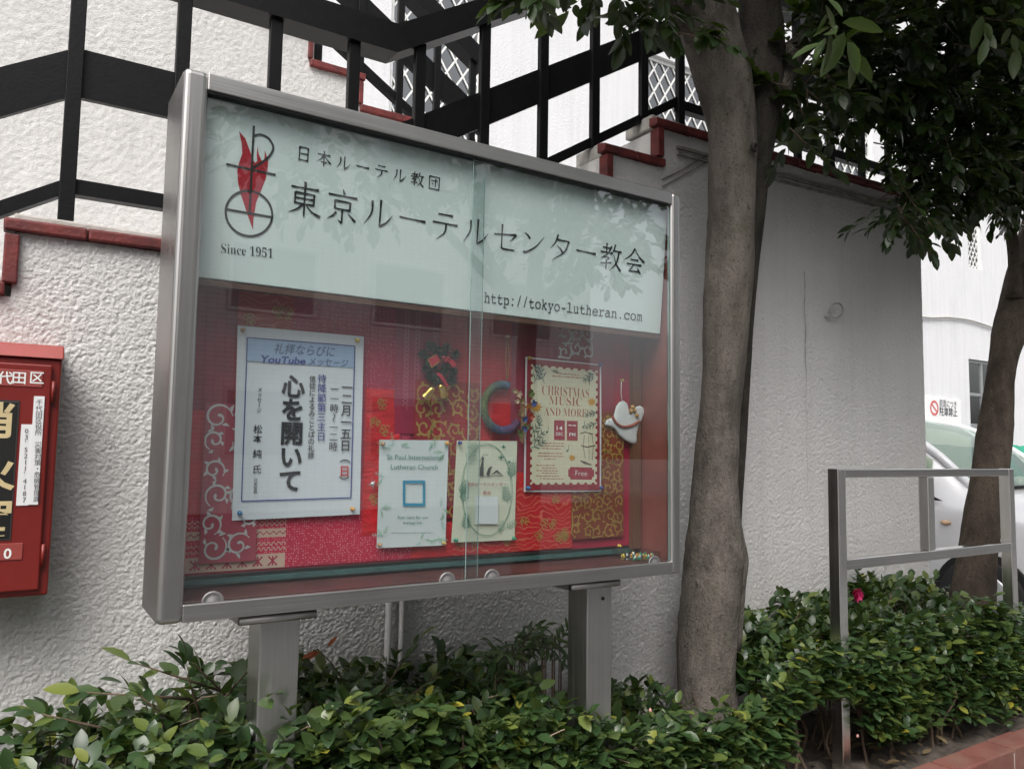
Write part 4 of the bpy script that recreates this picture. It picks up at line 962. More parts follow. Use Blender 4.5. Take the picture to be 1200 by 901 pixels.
# star and tray
sc_ = at(437, 567, .16); b = MB()
for i in range(8):
    a = i*math.pi/4+.2; L = .021 if i % 2 == 0 else .013; d = np.array([math.cos(a), 0, math.sin(a)]); s_ = np.array([-math.sin(a), 0, math.cos(a)])*.0028
    b.add([sc_+s_, sc_-s_, sc_+d*L, sc_+np.array([0, -.004, 0])], [(0, 3, 2), (3, 1, 2), (0, 2, 1)])
tag(b.build('star_ornament', simple('silver foil', (.7, .68, .68), .25, .9), recalc=False), 'small silver foil star ornament beside the left edge of the English leaflet', 'ornament')
tx = 1.395; tr = thing('pin_tray', 'small clear plastic tray of coloured pins on the cabinet floor by the right frame', 'tray', (tx, .1, ZB+.039))
b = MB(); z0 = ZB+.039; X0, X1, Y0, Y1 = tx-.055, tx+.06, .05, .15
b.box(X0, X1, Y0, Y1, z0, z0+.002).box(X0, X1, Y0, Y0+.002, z0+.002, z0+.026).box(X0, X1, Y1-.002, Y1, z0+.002, z0+.026).box(X0, X0+.002, Y0+.002, Y1-.002, z0+.002, z0+.026).box(X1-.002, X1, Y0+.002, Y1-.002, z0+.002, z0+.026)
b.build('clear_box', m_glass('clear plastic', (.9, .92, .92), 1.45, .03), tr)
b = MB(); g = random.Random(8)
for k in range(34): c = (g.uniform(X0+.01, X1-.01), g.uniform(Y0+.01, Y1-.01), z0+.004+g.uniform(0, .011)); b.lathe([(0, -.004), (.004, -.003), (.0045, 0), (.0025, .002), (.0025, .005), (0, .006)], c, 'z', 8, mi=k % 4)
b.build('pins', [pm['yellow'], pm['green'], white_frame, pm['amber']], tr)['kind'] = 'stuff'

# ------------------------------------------------------------------ fire extinguisher box on the wall
YX = .43
fx = thing('extinguisher_box', 'red fire extinguisher box with white phone labels on the stucco wall at left', 'fire box', (-.33, .5, .93))
rp = simple('red enamel', (.165, .013, .010), .38, var=.12, scale=6); rp2 = simple('plate and lit hood red', (.28, .05, .042), .5, var=.1)
xr = at(62, 600, YX)[0]; zt_, zb_ = at(66, 421, YX)[2], at(60, 697, YX)[2]; xl = xr-.36
MB().box(xl, xr, YX+.006, .597, zb_, zt_).build('body', rp, fx, bevel=.005)
zc = at(66, 406, YX)[2]
b = MB(); b.hexa([(xl-.008, YX-.004, zt_+.001), (xr+.004, YX-.004, zt_+.001), (xr+.004, .597, zt_+.001), (xl-.008, .597, zt_+.001), (xl-.008, YX+.022, zc+.004), (xr+.004, YX+.022, zc+.004), (xr+.004, .597, zc+.012), (xl-.008, .597, zc+.012)]); b.build('sloped_hood', rp2, fx, bevel=.004)  # lighter red here paints in the light falling on the hood from above
zd0, zd1 = at(57, 690, YX)[2], at(62, 428, YX)[2]; xd = at(53.5, 560, YX)[0]
dr = MB().box(xl+.012, xd, YX-.006, YX+.004, zd0, zd1).build('door', rp, fx, bevel=.004)
yt = YX-.0075
def q4(a, b, c, d): p0 = at(a, b, yt); p1_ = at(c, b, yt); return p0[0], p1_[0], at((a+c)/2, d, yt)[2], p0[2]
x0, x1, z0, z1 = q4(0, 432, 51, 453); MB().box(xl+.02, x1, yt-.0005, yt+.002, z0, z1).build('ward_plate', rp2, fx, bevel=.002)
x0, x1, z0, z1 = q4(0, 470, 21.5, 631)
b = MB().box(xl+.05, x1, yt-.001, yt+.002, z0, z1); b.build('window', simple('dark window film', (.018, .018, .017), .12), fx, bevel=.004)
b = MB().box(xl+.046, x1+.003, yt-.0003, yt+.002, z0-.003, z1+.003); b.build('window_rim', simple('black rubber', (.02, .018, .018), .6), fx)
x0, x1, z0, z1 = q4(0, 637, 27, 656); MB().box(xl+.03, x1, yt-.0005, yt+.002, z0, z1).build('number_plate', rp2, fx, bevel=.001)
lt = MB()
for ch, cx in (('代', 6), ('田', 22.5), ('区', 43)):
    A = at(cx, 442.5, yt-.0012); em_ = .032; vs, fs = glyph(ch, .015); lt.add([(A[0]+(v_[0]-.5)*em_, yt-.0012, A[2]+(v_[1]-.38)*em_*1.0) for v_ in vs], fs)
for ch, cx in (('千', -11.5),):
    A = at(cx, 442.5, yt-.0012); em_ = .032; vs, fs = glyph(ch, .015); lt.add([(A[0]+(v_[0]-.5)*em_, yt-.0012, A[2]+(v_[1]-.38)*em_) for v_ in vs], fs)
lt.build('white_lettering', white_frame, fx); lt = MB()
A = at(9.5, 648, yt-.0012); vs, fs = glyph('0', .02); lt.add([(A[0]+(v_[0]-.28)*.032, yt-.0012, A[2]+(v_[1]-.37)*.032) for v_ in vs], fs)
lt.build('plate_digit', white_frame, fx)
gl = MB()
for ch, cy in (('消', 492), ('火', 553), ('器', 607)):
    A = at(-8, cy, yt-.0018); vs, fs = glyph(ch, .025); em_ = .088; gl.add([(A[0]+(v_[0]-.5)*em_, yt-.0018, A[2]+(v_[1]-.38)*em_) for v_ in vs], fs)
gl.build('gold_lettering', simple('pale gold letters', (.55, .44, .24), .5), fx)
for (a, b_, c, d, s_, cx, em_) in ((40, 464, 52.5, 591, '千代田区役所 災害対策・危機管理課', 46, 8.6), (25, 497, 39.5, 592, '03-5211-4187', 31.5, 9)):
    x0, x1, z0, z1 = q4(a, b_, c, d); b = MB().box(x0, x1, yt-.0008-(.0006 if a == 40 else 0), yt+.002, z0, z1); lo = b.build('phone_label', m_paper('label white', (.72, .72, .72)), fx)
    b = MB(); text_col(b, s_, (cx, b_+4), (cx-3, d-3), yt-.0022, em_, -.004); b.build('lettering', ink, lo)
for cy in (459, 650): A = at(54, cy, YX); MB().tube([(xd+.004, YX-.003, A[2]-.026), (xd+.004, YX-.003, A[2]+.026)], .0045, 8).build('hinge', rp, fx)

# ------------------------------------------------------------------ small things on the wall
hk = at(966, 371, .6); b = MB()
b.tube([(hk[0], .6, hk[2]), (hk[0], .565, hk[2]-.004)], .006, 8)
b.tube([(hk[0]+.045+.05*math.cos(a), .565-.01*math.sin(a), hk[2]+.03+.036*math.sin(a)) for a in np.linspace(-2.6, 3.6, 26)], .0045, 7)
tag(b.build('wall_ring', simple('painted iron', (.36, .35, .33), .7, var=.3)), 'small painted iron ring on the shaded stucco wall right of the tree trunk', 'ring')
dp = thing('drain_pipe', 'pair of white painted pipes on the wall below the notice board', 'pipe', (.74, .58, .12))
for px in (455, 470):
    c = at(px, 735, .575); MB().tube([(c[0], .575, .1), (c[0], .575, 1.02)], .011 if px == 455 else .008, 12).build('pipe', simple('off white pipe', (.55, .54, .52), .6, var=.2, scale=10), dp)
# ------------------------------------------------------------------ steel barrier
ba = thing('steel_barrier', 'square-tube steel barrier frame standing in the planter by the brick kerb', 'barrier', (2.9, .08, .13))
TB = .047; bx0 = at(983, 600, .056)[0]; bx1 = at(1190, 600, .056)[0]-TB; bxm = at(1089, 600, .056)[0]; y0, y1 = .056, .056+TB
ZTt = 1.249
MB().box(bx0, bx0+TB, y0, y1, .05, ZTt).build('post', m_steel('barrier post steel', (.78, .76, .73), .22, 'z', 1.0), ba, bevel=.003)
MB().box(bx1, bx1+TB, y0, y1, .05, ZTt).build('post', bpy.data.materials['barrier post steel'], ba, bevel=.003)
MB().box(bx0+TB+.001, bx1-.001, y0+.001, y1-.001, ZTt-.034, ZTt-.001).build('top_rail', steel_pol, ba, bevel=.003)
zm = at(1000, 661, .056)[2]
MB().box(bx0+TB+.001, bx1-.001, y0+.001, y1-.001, zm-.02, zm+.02).build('mid_rail', steel_pol, ba, bevel=.003)
MB().box(bxm, bxm+TB, y0+.002, y1-.002, zm+.021, ZTt-.035).build('middle_post', bpy.data.materials['barrier post steel'], ba, bevel=.003)

# ------------------------------------------------------------------ vegetation
def leaf_mesh(name, C, A, Nn, Ln, Wd, tint, mat, parent, fold=.22, droop=.15, stems=None):
    """many separate curved leaves: C base points, A axis, Nn normal, Ln length, Wd width"""
    n = len(C); A = A/np.linalg.norm(A, axis=1, keepdims=True); B = np.cross(Nn, A); B /= np.linalg.norm(B, axis=1, keepdims=True)+1e-9; Nn = np.cross(A, B)
    T = [(0, 0)]+[(u_, w_*k_) for u_, w_ in ((.16, .62), (.42, 1.0), (.70, .82), (.88, .42)) for k_ in (-1, 0, 1)]+[(1, 0)]
    K = len(T); V = np.zeros((n, K, 3)); Ln = Ln[:, None]; Wd = Wd[:, None]
    for i, (u, s_) in enumerate(T):
        V[:, i] = C+A*(u*Ln)+B*(s_*Wd*.5)+Nn*(abs(s_)*Wd*fold*.5-droop*Ln*u*u)
    vs = V.reshape(-1, 3); off = np.array(wloc(parent)) if parent is not None else np.zeros(3); vs = vs-off
    tris = [(0, 3, 2), (0, 2, 1)]
    for q in (1, 4, 7): tris += [(q, q+1, q+4, q+3), (q+1, q+2, q+5, q+4)]
    tris += [(11, 12, 13), (10, 11, 13)]; NF = len(tris)
    loops = np.concatenate([np.array(t_) for t_ in tris]); ln = len(loops)
    me = bpy.data.meshes.new(name); me.vertices.add(n*K); me.vertices.foreach_set('co', vs.ravel())
    me.loops.add(n*ln); me.loops.foreach_set('vertex_index', (loops[None, :]+K*np.arange(n)[:, None]).ravel())
    cnt = np.array([len(t_) for t_ in tris]); st_ = np.concatenate([[0], np.cumsum(cnt)[:-1]])
    me.polygons.add(n*NF); me.polygons.foreach_set('loop_start', (st_[None, :]+ln*np.arange(n)[:, None]).ravel())
    me.update(calc_edges=True)
    me.polygons.foreach_set('use_smooth', np.ones(n*NF, bool))
    at_ = me.attributes.new('tint', 'FLOAT', 'FACE'); at_.data.foreach_set('value', np.repeat(tint, NF).astype(np.float32))
    me.materials.append(mat); me.validate()
    o = bpy.data.objects.new(name, me); COL.objects.link(o)
    if parent is not None: o.parent = parent
    return o
def unit(v): return v/(np.linalg.norm(v, axis=-1, keepdims=True)+1e-9)
def twigs(g, T0, D, L, per, size, flat=.5, spread=.9):
    """leaves set alternately along twigs. T0 starts, D directions, L lengths"""
    C, A, Nn, Ln = [], [], [], []
    for p, d, l in zip(T0, D, L):
        d = d/np.linalg.norm(d); s_ = np.cross(d, [0, 0, 1]); s_ = s_/(np.linalg.norm(s_)+1e-6); q = np.cross(s_, d)
        for k in range(per):
            f = (k+.6)/per; ph = k*2.4+g.uniform(0, .6); side = s_*math.cos(ph)+q*math.sin(ph)*(1-flat)
            a = d*(.55+.5*f)+side*spread*(1.1-.7*f)+g.normal(0, .16, 3); a /= np.linalg.norm(a)
            nn = np.array([0, 0, 1.0])*.8+q*.5+g.normal(0, .35, 3)
            C.append(p+d*l*f); A.append(a); Nn.append(nn); Ln.append(size*g.uniform(.5, 1.3))
    return np.array(C), np.array(A), np.array(Nn), np.array(Ln)

crown_m = m_leaf('glossy dark leaf', [(0, (.009, .019, .006)), (.5, (.016, .033, .009)), (.85, (.032, .055, .013)), (.97, (.08, .10, .018)), (1, (.16, .12, .03))], .34, .13)
hedge_m = m_leaf('hedge leaf', [(0, (.022, .045, .018)), (.35, (.036, .075, .024)), (.66, (.085, .125, .034)), (.88, (.16, .20, .04)), (.96, (.36, .32, .04)), (1, (.24, .11, .05))], .34, .15, .55)
bark1 = m_bark('grey brown bark', (.10, .087, .075), (.185, .162, .14), (.075, .078, .042)); bark_d = m_bark('algae dark bark', (.03, .027, .023), (.062, .055, .045), (.06, .064, .034)); bark2 = m_bark('brown bark', (.06, .047, .037), (.11, .087, .068))
twig_m = simple('twig bark', (.11, .075, .05), .9, var=.4)

dead_m = simple('dry twig', (.30, .23, .17), .9, var=.3)
def jitter(seed, amp=.07):
    g = random.Random(seed); ph = [g.uniform(0, 6.28) for _ in range(6)]
    return lambda i, k: 1+amp*(math.sin(k*.9+i*.35+ph[0])*.6+math.sin(k*1.9-i*.55+ph[1])*.4)+g.uniform(-.02, .02)
def limb(b, px, y, seed, n=16, amp=.07, k=5):
    """px: list of (left px, right px, y px[, depth offset]) outlines of a stem in the photo, at depth y"""
    P, Rr = [], []
    for q in px:
        yy = y+(q[3] if len(q) > 3 else 0); a, c = at(q[0], q[2], yy), at(q[1], q[2], yy); P.append((a+c)/2)
        view = (a+c)/2-CP; view[2] = 0; view /= np.linalg.norm(view); Rr.append(np.linalg.norm((c-a)*[1, 0, 1])*abs(view[1])/2)
    PP = smooth_pts(P, k); RR = np.interp(np.linspace(0, len(Rr)-1, len(PP)), range(len(Rr)), Rr)
    b.tube(PP, list(RR), n, jit=jitter(seed, amp)); return PP
def blob_twigs(g, blobs):
    T0, D, L = [], [], []
    for (c, r_, n) in blobs:
        c = np.array(c, float); r_ = np.array(r_, float)
        d = unit(g.normal(0, 1, (n, 3))); rad = g.uniform(.25, 1, (n, 1))**.5; p = c+d*rad*r_
        dd = unit(d*[1, 1, .6]+[0, 0, -.35]+g.normal(0, .35, (n, 3)))
        T0.append(p); D.append(dd); L.append(g.uniform(.12, .26, n))
    return np.concatenate(T0), np.concatenate(D), np.concatenate(L)
def crown(parent, blobs, per, size, g, feed=None):
    T0, D, L = blob_twigs(g, blobs)
    keep = ~((T0[:, 1] > .50) & (T0[:, 2] < 4.2)); T0, D, L = T0[keep], D[keep], L[keep]
    D[:, 1] = np.where(T0[:, 1] > .25, -abs(D[:, 1]), D[:, 1])
    C, A, Nn, Ln = twigs(g, T0, D, L, per, size)
    o = leaf_mesh('crown', C, A, Nn, Ln, Ln*g.uniform(.42, .56, len(Ln)), g.beta(1.6, 3, len(Ln)), crown_m, parent)
    tb = MB()
    for p, d, l in list(zip(T0, D, L))[::2]:
        tb.tube([p-d*.05, p+d*l*.5+np.array([0, 0, -.005]), p+d*l], [.0035, .0028, .0015], 4, cap=False)
    tb.build('twigs', twig_m, parent, recalc=False)['kind'] = 'stuff'
    return o
g1 = np.random.default_rng(5)
tr1 = thing('street_tree', 'evergreen street tree with thick forked trunk beside the right end of the notice board', 'tree', (1.86, .28, .1))
b = MB(); YT1 = .28
limb(b, [(780, 885, 905), (790, 868, 850), (793, 860, 810), (795, 862, 740), (796, 869, 690), (799, 872, 655), (806, 866, 610), (812, 865, 560), (818, 868, 480), (822, 874, 420), (825, 879, 350), (826, 884, 290), (829, 886, 220), (828, 884, 150), (818, 880, 100), (800, 868, 50), (782, 857, 0), (768, 842, -60), (755, 825, -150), (748, 805, -300)], YT1, 1)
nf_ = len(b.f); limb(b, [(832, 856, 850, .05), (836, 862, 760, .05), (840, 868, 690, .05), (842, 869, 600, .04), (850, 877, 480, .03), (858, 884, 380, .03), (864, 890, 300, .03), (866, 898, 230, .02), (866, 909, 160, .0), (866, 920, 100, 0), (868, 918, 50, 0), (866, 912, 0, 0), (866, 916, -60, 0), (872, 915, -180, 0), (880, 915, -330, 0)], YT1, 2); b.m[nf_:] = [1]*(len(b.f)-nf_)
limb(b, [(890, 925, 110), (905, 940, 75), (930, 958, 48), (965, 990, 25), (1010, 1030, 5), (1060, 1075, -30), (1120, 1130, -80)], YT1-.03, 3, 10)
limb(b, [(838, 868, 760), (848, 874, 690), (853, 877.5, 655), (846, 870, 620), (842, 864, 560)], YT1-.015, 4, 12, .06)
limb(b, [(800, 840, 40), (770, 800, -20), (730, 755, -70), (690, 708, -110), (650, 662, -140)], YT1-.05, 5, 10)
b.build('trunk', [bark1, bark_d], tr1, recalc=False)
kc = at(886, 172, YT1-.115); MB().lathe([(.0, .012), (.008, .008), (.012, -.002), (.017, 0.004), (.02, .012)], tuple(kc), 'y', 14).build('knot_hole', simple('dark hollow', (.02, .016, .013), .95), tr1)
def B(px, py, y, r, n): return (at(px, py, y), r, n)
blobs1 = [B(700, -30, .15, (.15, .10, .05), 13), B(640, -22, .1, (.05, .08, .04), 4), B(775, -8, .2, (.10, .10, .09), 12), B(812, 40, .12, (.03, .06, .04), 3), B(700, -120, .1, (.4, .3, .15), 50),
          B(955, 50, .2, (.22, .2, .22), 38), B(935, 105, .15, (.13, .14, .09), 13), B(1000, 98, .25, (.2, .18, .2), 34), B(930, 150, .1, (.05, .06, .05), 3), B(1050, 20, .1, (.5, .3, .3), 100),
          B(1060, -60, 0, (.7, .5, .35), 130)]
for c, r_, n in (((1.3, -.2, 4.25), (1.3, 1.0, .65), 150), ((2.6, -.5, 3.95), (1.3, 1.1, .8), 230), ((2.0, -1.2, 4.4), (1.6, .9, .8), 130), ((1.9, .2, 5.0), (1.5, 1.2, .9), 150), ((3.4, -.8, 4.2), (1.1, 1.0, .7), 140)): blobs1.append((c, r_, n))
crown(tr1, blobs1, 13, .074, g1)
# a low twig with large pale leaves near the viewer
for T0, D in (([at(965, -10, -.5), at(975, 28, -.5), at(985, 20, -.52)], [[.05, -.1, -1], [-.5, -.1, -.7], [.4, 0, -.9]]), ([at(1150, 5, -.4)], [[.2, 0, -.9]]), ([at(1180, 20, -.4)], [[.4, 0, -.6]])):
    T0 = np.array(T0); C, A, Nn, Ln = twigs(g1, T0, np.array(D), np.full(len(T0), .13), 5, .10)
    leaf_mesh('low_spray', C, A, Nn, Ln, Ln*.38, np.full(len(Ln), .86), crown_m, tr1)
g2 = np.random.default_rng(9)
tr2 = thing('street_tree', 'slimmer street tree with leaning brown trunk behind the steel barrier, in front of the car', 'tree', (3.75, .3, .1))
b = MB()
limb(b, [(1098, 1172, 760), (1108, 1166, 722), (1114, 1166, 690), (1121, 1169, 650), (1128, 1176, 600), (1137, 1183, 550), (1145, 1186, 505), (1152, 1189, 455), (1158, 1195, 415), (1163, 1207, 380), (1176, 1222, 330), (1190, 1236, 280), (1202, 1245, 220), (1212, 1248, 140), (1220, 1250, 40), (1225, 1250, -80), (1228, 1248, -220)], .3, 11, 14)
limb(b, [(1178, 1200, 350), (1180, 1196, 300), (1172, 1186, 240), (1160, 1172, 190), (1140, 1150, 150)], .28, 12, 8)
limb(b, [(1205, 1235, 230), (1190, 1212, 160), (1150, 1168, 90), (1100, 1112, 40)], .28, 13, 8)
b.build('trunk', bark2, tr2, recalc=False)
blobs2 = [B(1078, 222, .2, (.17, .16, .14), 34), B(1058, 240, .1, (.10, .1, .06), 10), B(1120, 190, .2, (.30, .25, .2), 90), B(1180, 195, .2, (.25, .25, .19), 70), B(1150, 140, .2, (.42, .3, .34), 160), B(1080, 130, .15, (.28, .25, .28), 55), B(1180, 60, .1, (.5, .4, .42), 130), B(1090, 50, .1, (.4, .35, .3), 80), B(1240, 150, .1, (.5, .4, .6), 110),
          ((4.2, -.3, 4.3), (1.3, 1.0, .9), 180), ((5.2, -.3, 4.0), (1.0, 1.0, .9), 110), ((4.6, -1.1, 4.6), (1.2, .9, .8), 110)]
crown(tr2, blobs2, 13, .068, g2)

# hedge in the planter
def hedge_top(x, y):
    base = np.interp(x, [-1.5, -.2, .15, .3, .7, 1.0, 1.25, 1.45, 1.62, 1.8, 2.0, 2.25, 2.7, 3.05, 3.35, 3.6, 4.1], [.56, .57, .66, .68, .61, .57, .50, .43, .41, .44, .54, .58, .58, .63, .65, .57, .50])
    back = np.interp(x, [0, 1.5, 2.0, 4], [0.02, .0, .07, .07]); front = np.interp(x, [-1, .3, 1.0, 2, 2.15, 2.45, 4], [.02, .02, .04, .12, .16, .12, .12])
    return base+back*(y-.3)/.3*(y > .3)-front*np.clip((.3-y)/.3, 0, 1)**1.5
g3 = np.random.default_rng(21)
def hedge(name, label, x0, x1, n, seed, parent_loc):
    th = thing(name, label, 'hedge', parent_loc); g = np.random.default_rng(seed)
    x = g.uniform(x0, x1, n); y = g.uniform(.0, .57, n); top_ = hedge_top(x, y)+.035*np.sin(x*11+y*7)+.03*np.sin(x*23-y*17)+g.normal(0, .018, n)
    dep = g.beta(1, 2.6, n)*.5; fr = g.random(n) < .42
    y = np.where(fr, .0+g.beta(1, 4, n)*.14+.03*np.sin(x*9), y); lo = np.interp(x, [0, 1.6, 2.0, 2.4, 4], [.2, .2, .28, .25, .16])
    z = np.where(fr, lo+(top_-lo)*g.random(n)**.8, top_-dep*(top_-lo)); z = np.maximum(z, lo)
    gap = ((np.abs(x-2.24) < .24) & (y < .3) & (z < .43)) | ((x > 1.72) & (x < 2.02) & (y > .16)); ok = ~gap & ~((x > .21) & (x < .335) & (y > .03) & (y < .17)) & ~((x > 1.15) & (x < 1.28) & (y > .03) & (y < .17)) & ~(np.hypot(x-1.86, y-.28) < .16)
    x, y, z, fr = x[ok], y[ok], z[ok], fr[ok]; T0 = np.stack([x, y, z], 1); m = len(x)
    D = unit(np.stack([g.normal(0, .55, m), np.where(fr, -.6, -.1)+g.normal(0, .4, m), np.where(fr, .45, .8)+g.normal(0, .3, m)], 1))
    L = g.uniform(.05, .11, m); T0 = T0-D*L[:, None]*.8; T0[:, 1] = np.clip(T0[:, 1], -.02, .56)
    C, A, Nn, Ln = twigs(g, T0, D, L, 5, .047, flat=.35)
    Nn = Nn+np.array([0, -.35, .5])
    C[:, 1] = np.minimum(C[:, 1], .575); A[:, 1] = np.where(C[:, 1] > .53, -abs(A[:, 1]), A[:, 1])
    leaf_mesh('foliage', C, A, Nn, Ln, Ln*g.uniform(.52, .68, len(Ln)), g.beta(1.8, 2.4, len(Ln)), hedge_m, th, fold=.2, droop=.22)
    b = MB()
    for k in range(int((x1-x0)*38)):
        xx, yy = g.uniform(x0, x1), g.uniform(.06, .52)
        if (abs(xx-.27) < .08 or abs(xx-1.21) < .08) and yy < .2: continue
        h = float(hedge_top(np.array([xx]), np.array([yy]))[0]); p = np.array([xx, yy, .1]); P = [p]
        for q in range(4): p = p+np.array([g.normal(0, .035), g.normal(0, .025), (h-.12)/4]); P.append(p)
        P = [np.array([a_[0], min(max(a_[1], .02), .56), a_[2]]) for a_ in P]; b.tube(smooth_pts(P, 3), list(np.linspace(.0065, .0022, 13)), 5, cap=False)
    for k in range(int((x1-x0)*16)):                       # dead clipped twigs poking out of the leaves
        xx, yy = g.uniform(x0, x1), g.uniform(.02, .45)
        if 1.7 < xx < 2.45: continue
        h = float(hedge_top(np.array([xx]), np.array([yy]))[0]); d = unit(np.array([g.normal(0, .8), -.5, g.uniform(.0, .6)])); p = np.array([xx, yy, h-.05])
        b.tube([p, p+d*.05+np.array([0, 0, .012]), p+d*.10], [.0026, .0022, .0014], 4, mi=1, cap=False)
    b.build('stems', [twig_m, dead_m], th, recalc=False)['kind'] = 'stuff'; return th
hl = hedge('camellia_hedge', 'glossy green camellia hedge around the two notice board posts, left of the thick tree', -1.6, 2.0, 5000, 31, (.3, .25, .12))
hr = hedge('camellia_hedge', 'darker camellia hedge with one pink flower, right of the thick tree and around the barrier', 2.03, 4.15, 3100, 32, (3.0, .25, .12))
def fcol(c, r_, mat, n, seed, parent, name):
    g = random.Random(seed); b = MB()
    for k in range(n):
        a = k*2.4; e = .25+.9*(k/n); d = np.array([math.cos(a)*math.cos(e), -math.sin(e)*.7-.25, math.sin(a)*math.cos(e)]); d /= np.linalg.norm(d); s_ = np.cross(d, [0, 1, .2]); s_ = s_/np.linalg.norm(s_)*r_*.42
        b.add([c, c+d*r_*.55+s_, c+d*r_, c+d*r_*.55-s_], [(0, 1, 2, 3)])
    return b.build(name, mat, parent, recalc=False)
fcol(at(1001, 696, .2), .038, simple('pink petal', (.62, .03, .16), .6), 14, 3, hr, 'flower')
bud = simple('pale pink bud', (.55, .30, .25), .5)
for px, py, yy in ((762, 832, .12), (640, 888, .05), (1005, 862, .05), (975, 690, .3)):
    MB().lathe([(0, -.006), (.004, -.004), (.0055, 0), (.0035, .005), (0, .008)], tuple(at(px, py, yy)), 'z', 9).build('flower_bud', bud, hl if px < 900 else hr)
# taller sprays of the left hedge against the wall
for i, (px, py, yy, d, n) in enumerate(((215, 795, .36, (-.7, -.1, .35), 6), (255, 805, .34, (-.45, -.1, .5), 8), (165, 815, .36, (-.8, -.1, .2), 6), (455, 800, .38, (.3, -.1, .45), 8), (425, 808, .36, (-.6, -.1, .35), 7), (100, 848, .35, (-.6, 0, .25), 6), (490, 808, .36, (.6, 0, .35), 7), (265, 815, .25, (.35, -.15, .45), 7), (230, 825, .3, (-.2, -.2, .55), 8), (190, 835, .3, (-.4, -.2, .4), 8), (1040, 712, .35, (.3, 0, .5), 8), (1085, 700, .35, (.4, 0, .45), 8), (930, 730, .4, (.4, 0, .4), 6))):
    g = np.random.default_rng(100+i); T0 = np.array([at(px, py, yy)]); dd = np.array([d]); C, A, Nn, Ln = twigs(g, T0, dd, np.array([.15]), n, .062, flat=.5, spread=.9)
    par = hl if px < 900 else hr
    leaf_mesh('foliage_spray', C, A, Nn+np.array([0, -.4, .2]), Ln, Ln*.52, g.beta(2, 2.2, len(Ln)), hedge_m, par, droop=.15)
    e = T0[0]+dd[0]*.15; MB().tube([T0[0]-dd[0]*.15, T0[0], e], [.004, .003, .0015], 5).build('stem', twig_m, par)
# nandina with narrow leaves
nd = thing('nandina', 'narrow-leaved dark green nandina plant against the wall left of the right-hand post', 'plant', (1.15, .4, .12))
b = MB(); C, A, Nn, Ln = [], [], [], []; g = np.random.default_rng(77)
for k in range(34):
    px, py = g.uniform(560, 662), 0; py = np.interp(px, [560, 600, 640, 665], [795, 752, 735, 765])+abs(g.normal(0, 18)); p = at(px, py, g.uniform(.3, .48)); d = unit(np.array([g.normal(-.1, .6), -.2, g.uniform(-.15, .6)]))
    b.tube([p-np.array([0, 0, .22]), p, p+d*.09], [.003, .002, .001], 4, cap=False)
    for q in range(7):
        f = q/6; s_ = 1 if q % 2 else -1; sd_ = unit(np.cross(d, [0, -.5, 1])); a = unit(d*.8+s_*sd_*.7*(f < .99)+np.array([0, 0, -.15])); C.append(p+d*.09*f); A.append(a); Nn.append(np.array([0, -.5, .8])+g.normal(0, .2, 3)); Ln.append(g.uniform(.04, .062))
Ln = np.array(Ln); leaf_mesh('foliage', np.array(C), np.array(A), np.array(Nn), Ln, Ln*.24, g.uniform(.25, .62, len(Ln)), hedge_m, nd, droop=.35)
b.build('stems', twig_m, nd, recalc=False)
# red-leaved twig
rtw = thing('red_leaf_twig', 'thin bare twig with a few orange red leaves between the wall and left post', 'plant', tuple(at(395, 790, .3)))
MB().tube([at(398, 800, .3), at(390, 778, .3), at(372, 760, .3), at(360, 766, .29)], .0016, 5).build('stem', twig_m, rtw)
C = np.array([at(374, 762, .3), at(368, 763, .29), at(384, 757, .3)]); leaf_mesh('leaves', C, np.array([[-.5, -.2, -.2], [-.8, -.1, -.3], [.3, -.1, .35]]), np.array([[0, -.7, .6]]*3), np.array([.04, .035, .035]), np.array([.012, .011, .011]), np.array([1., 1., 1.]), m_leaf('red leaf', [(0, (.5, .1, .05)), (1, (.55, .12, .06))], .5), rtw)
# fallen leaves on the soil
fl_ = []
C, A, Nn, Ln = [], [], [], []; g = np.random.default_rng(8)
for k in range(260): C.append((g.uniform(1.5, 4.1), g.uniform(-.01, .5), .142+g.uniform(0, .012))); A.append((g.normal(), g.normal(), g.normal(0, .15))); Nn.append((g.normal(0, .3), g.normal(0, .3), 1)); Ln.append(g.uniform(.025, .06))
Ln = np.array(Ln); tag(leaf_mesh('leaf_litter', np.array(C, float), np.array(A, float), np.array(Nn, float), Ln, Ln*.45, g.uniform(0, 1, len(Ln)), m_leaf('dry leaf', [(0, (.05, .035, .02)), (.6, (.13, .08, .04)), (1, (.24, .17, .09))], .8, .1), None), kind='stuff')

# ------------------------------------------------------------------ parked car
CX = 6.31; NY = .10
car = thing('parked_car', 'white hatchback parked nose out beside the stucco wall, behind the slim tree', 'car', (CX, NY+1.9, 0))
paint = NT('white car paint'); paint.col((.74, .74, .76)); paint.set(Roughness=.3); paint.b.inputs['Coat Weight'].default_value = .6; paint.b.inputs['Coat Roughness'].default_value = .06; paint = paint.m
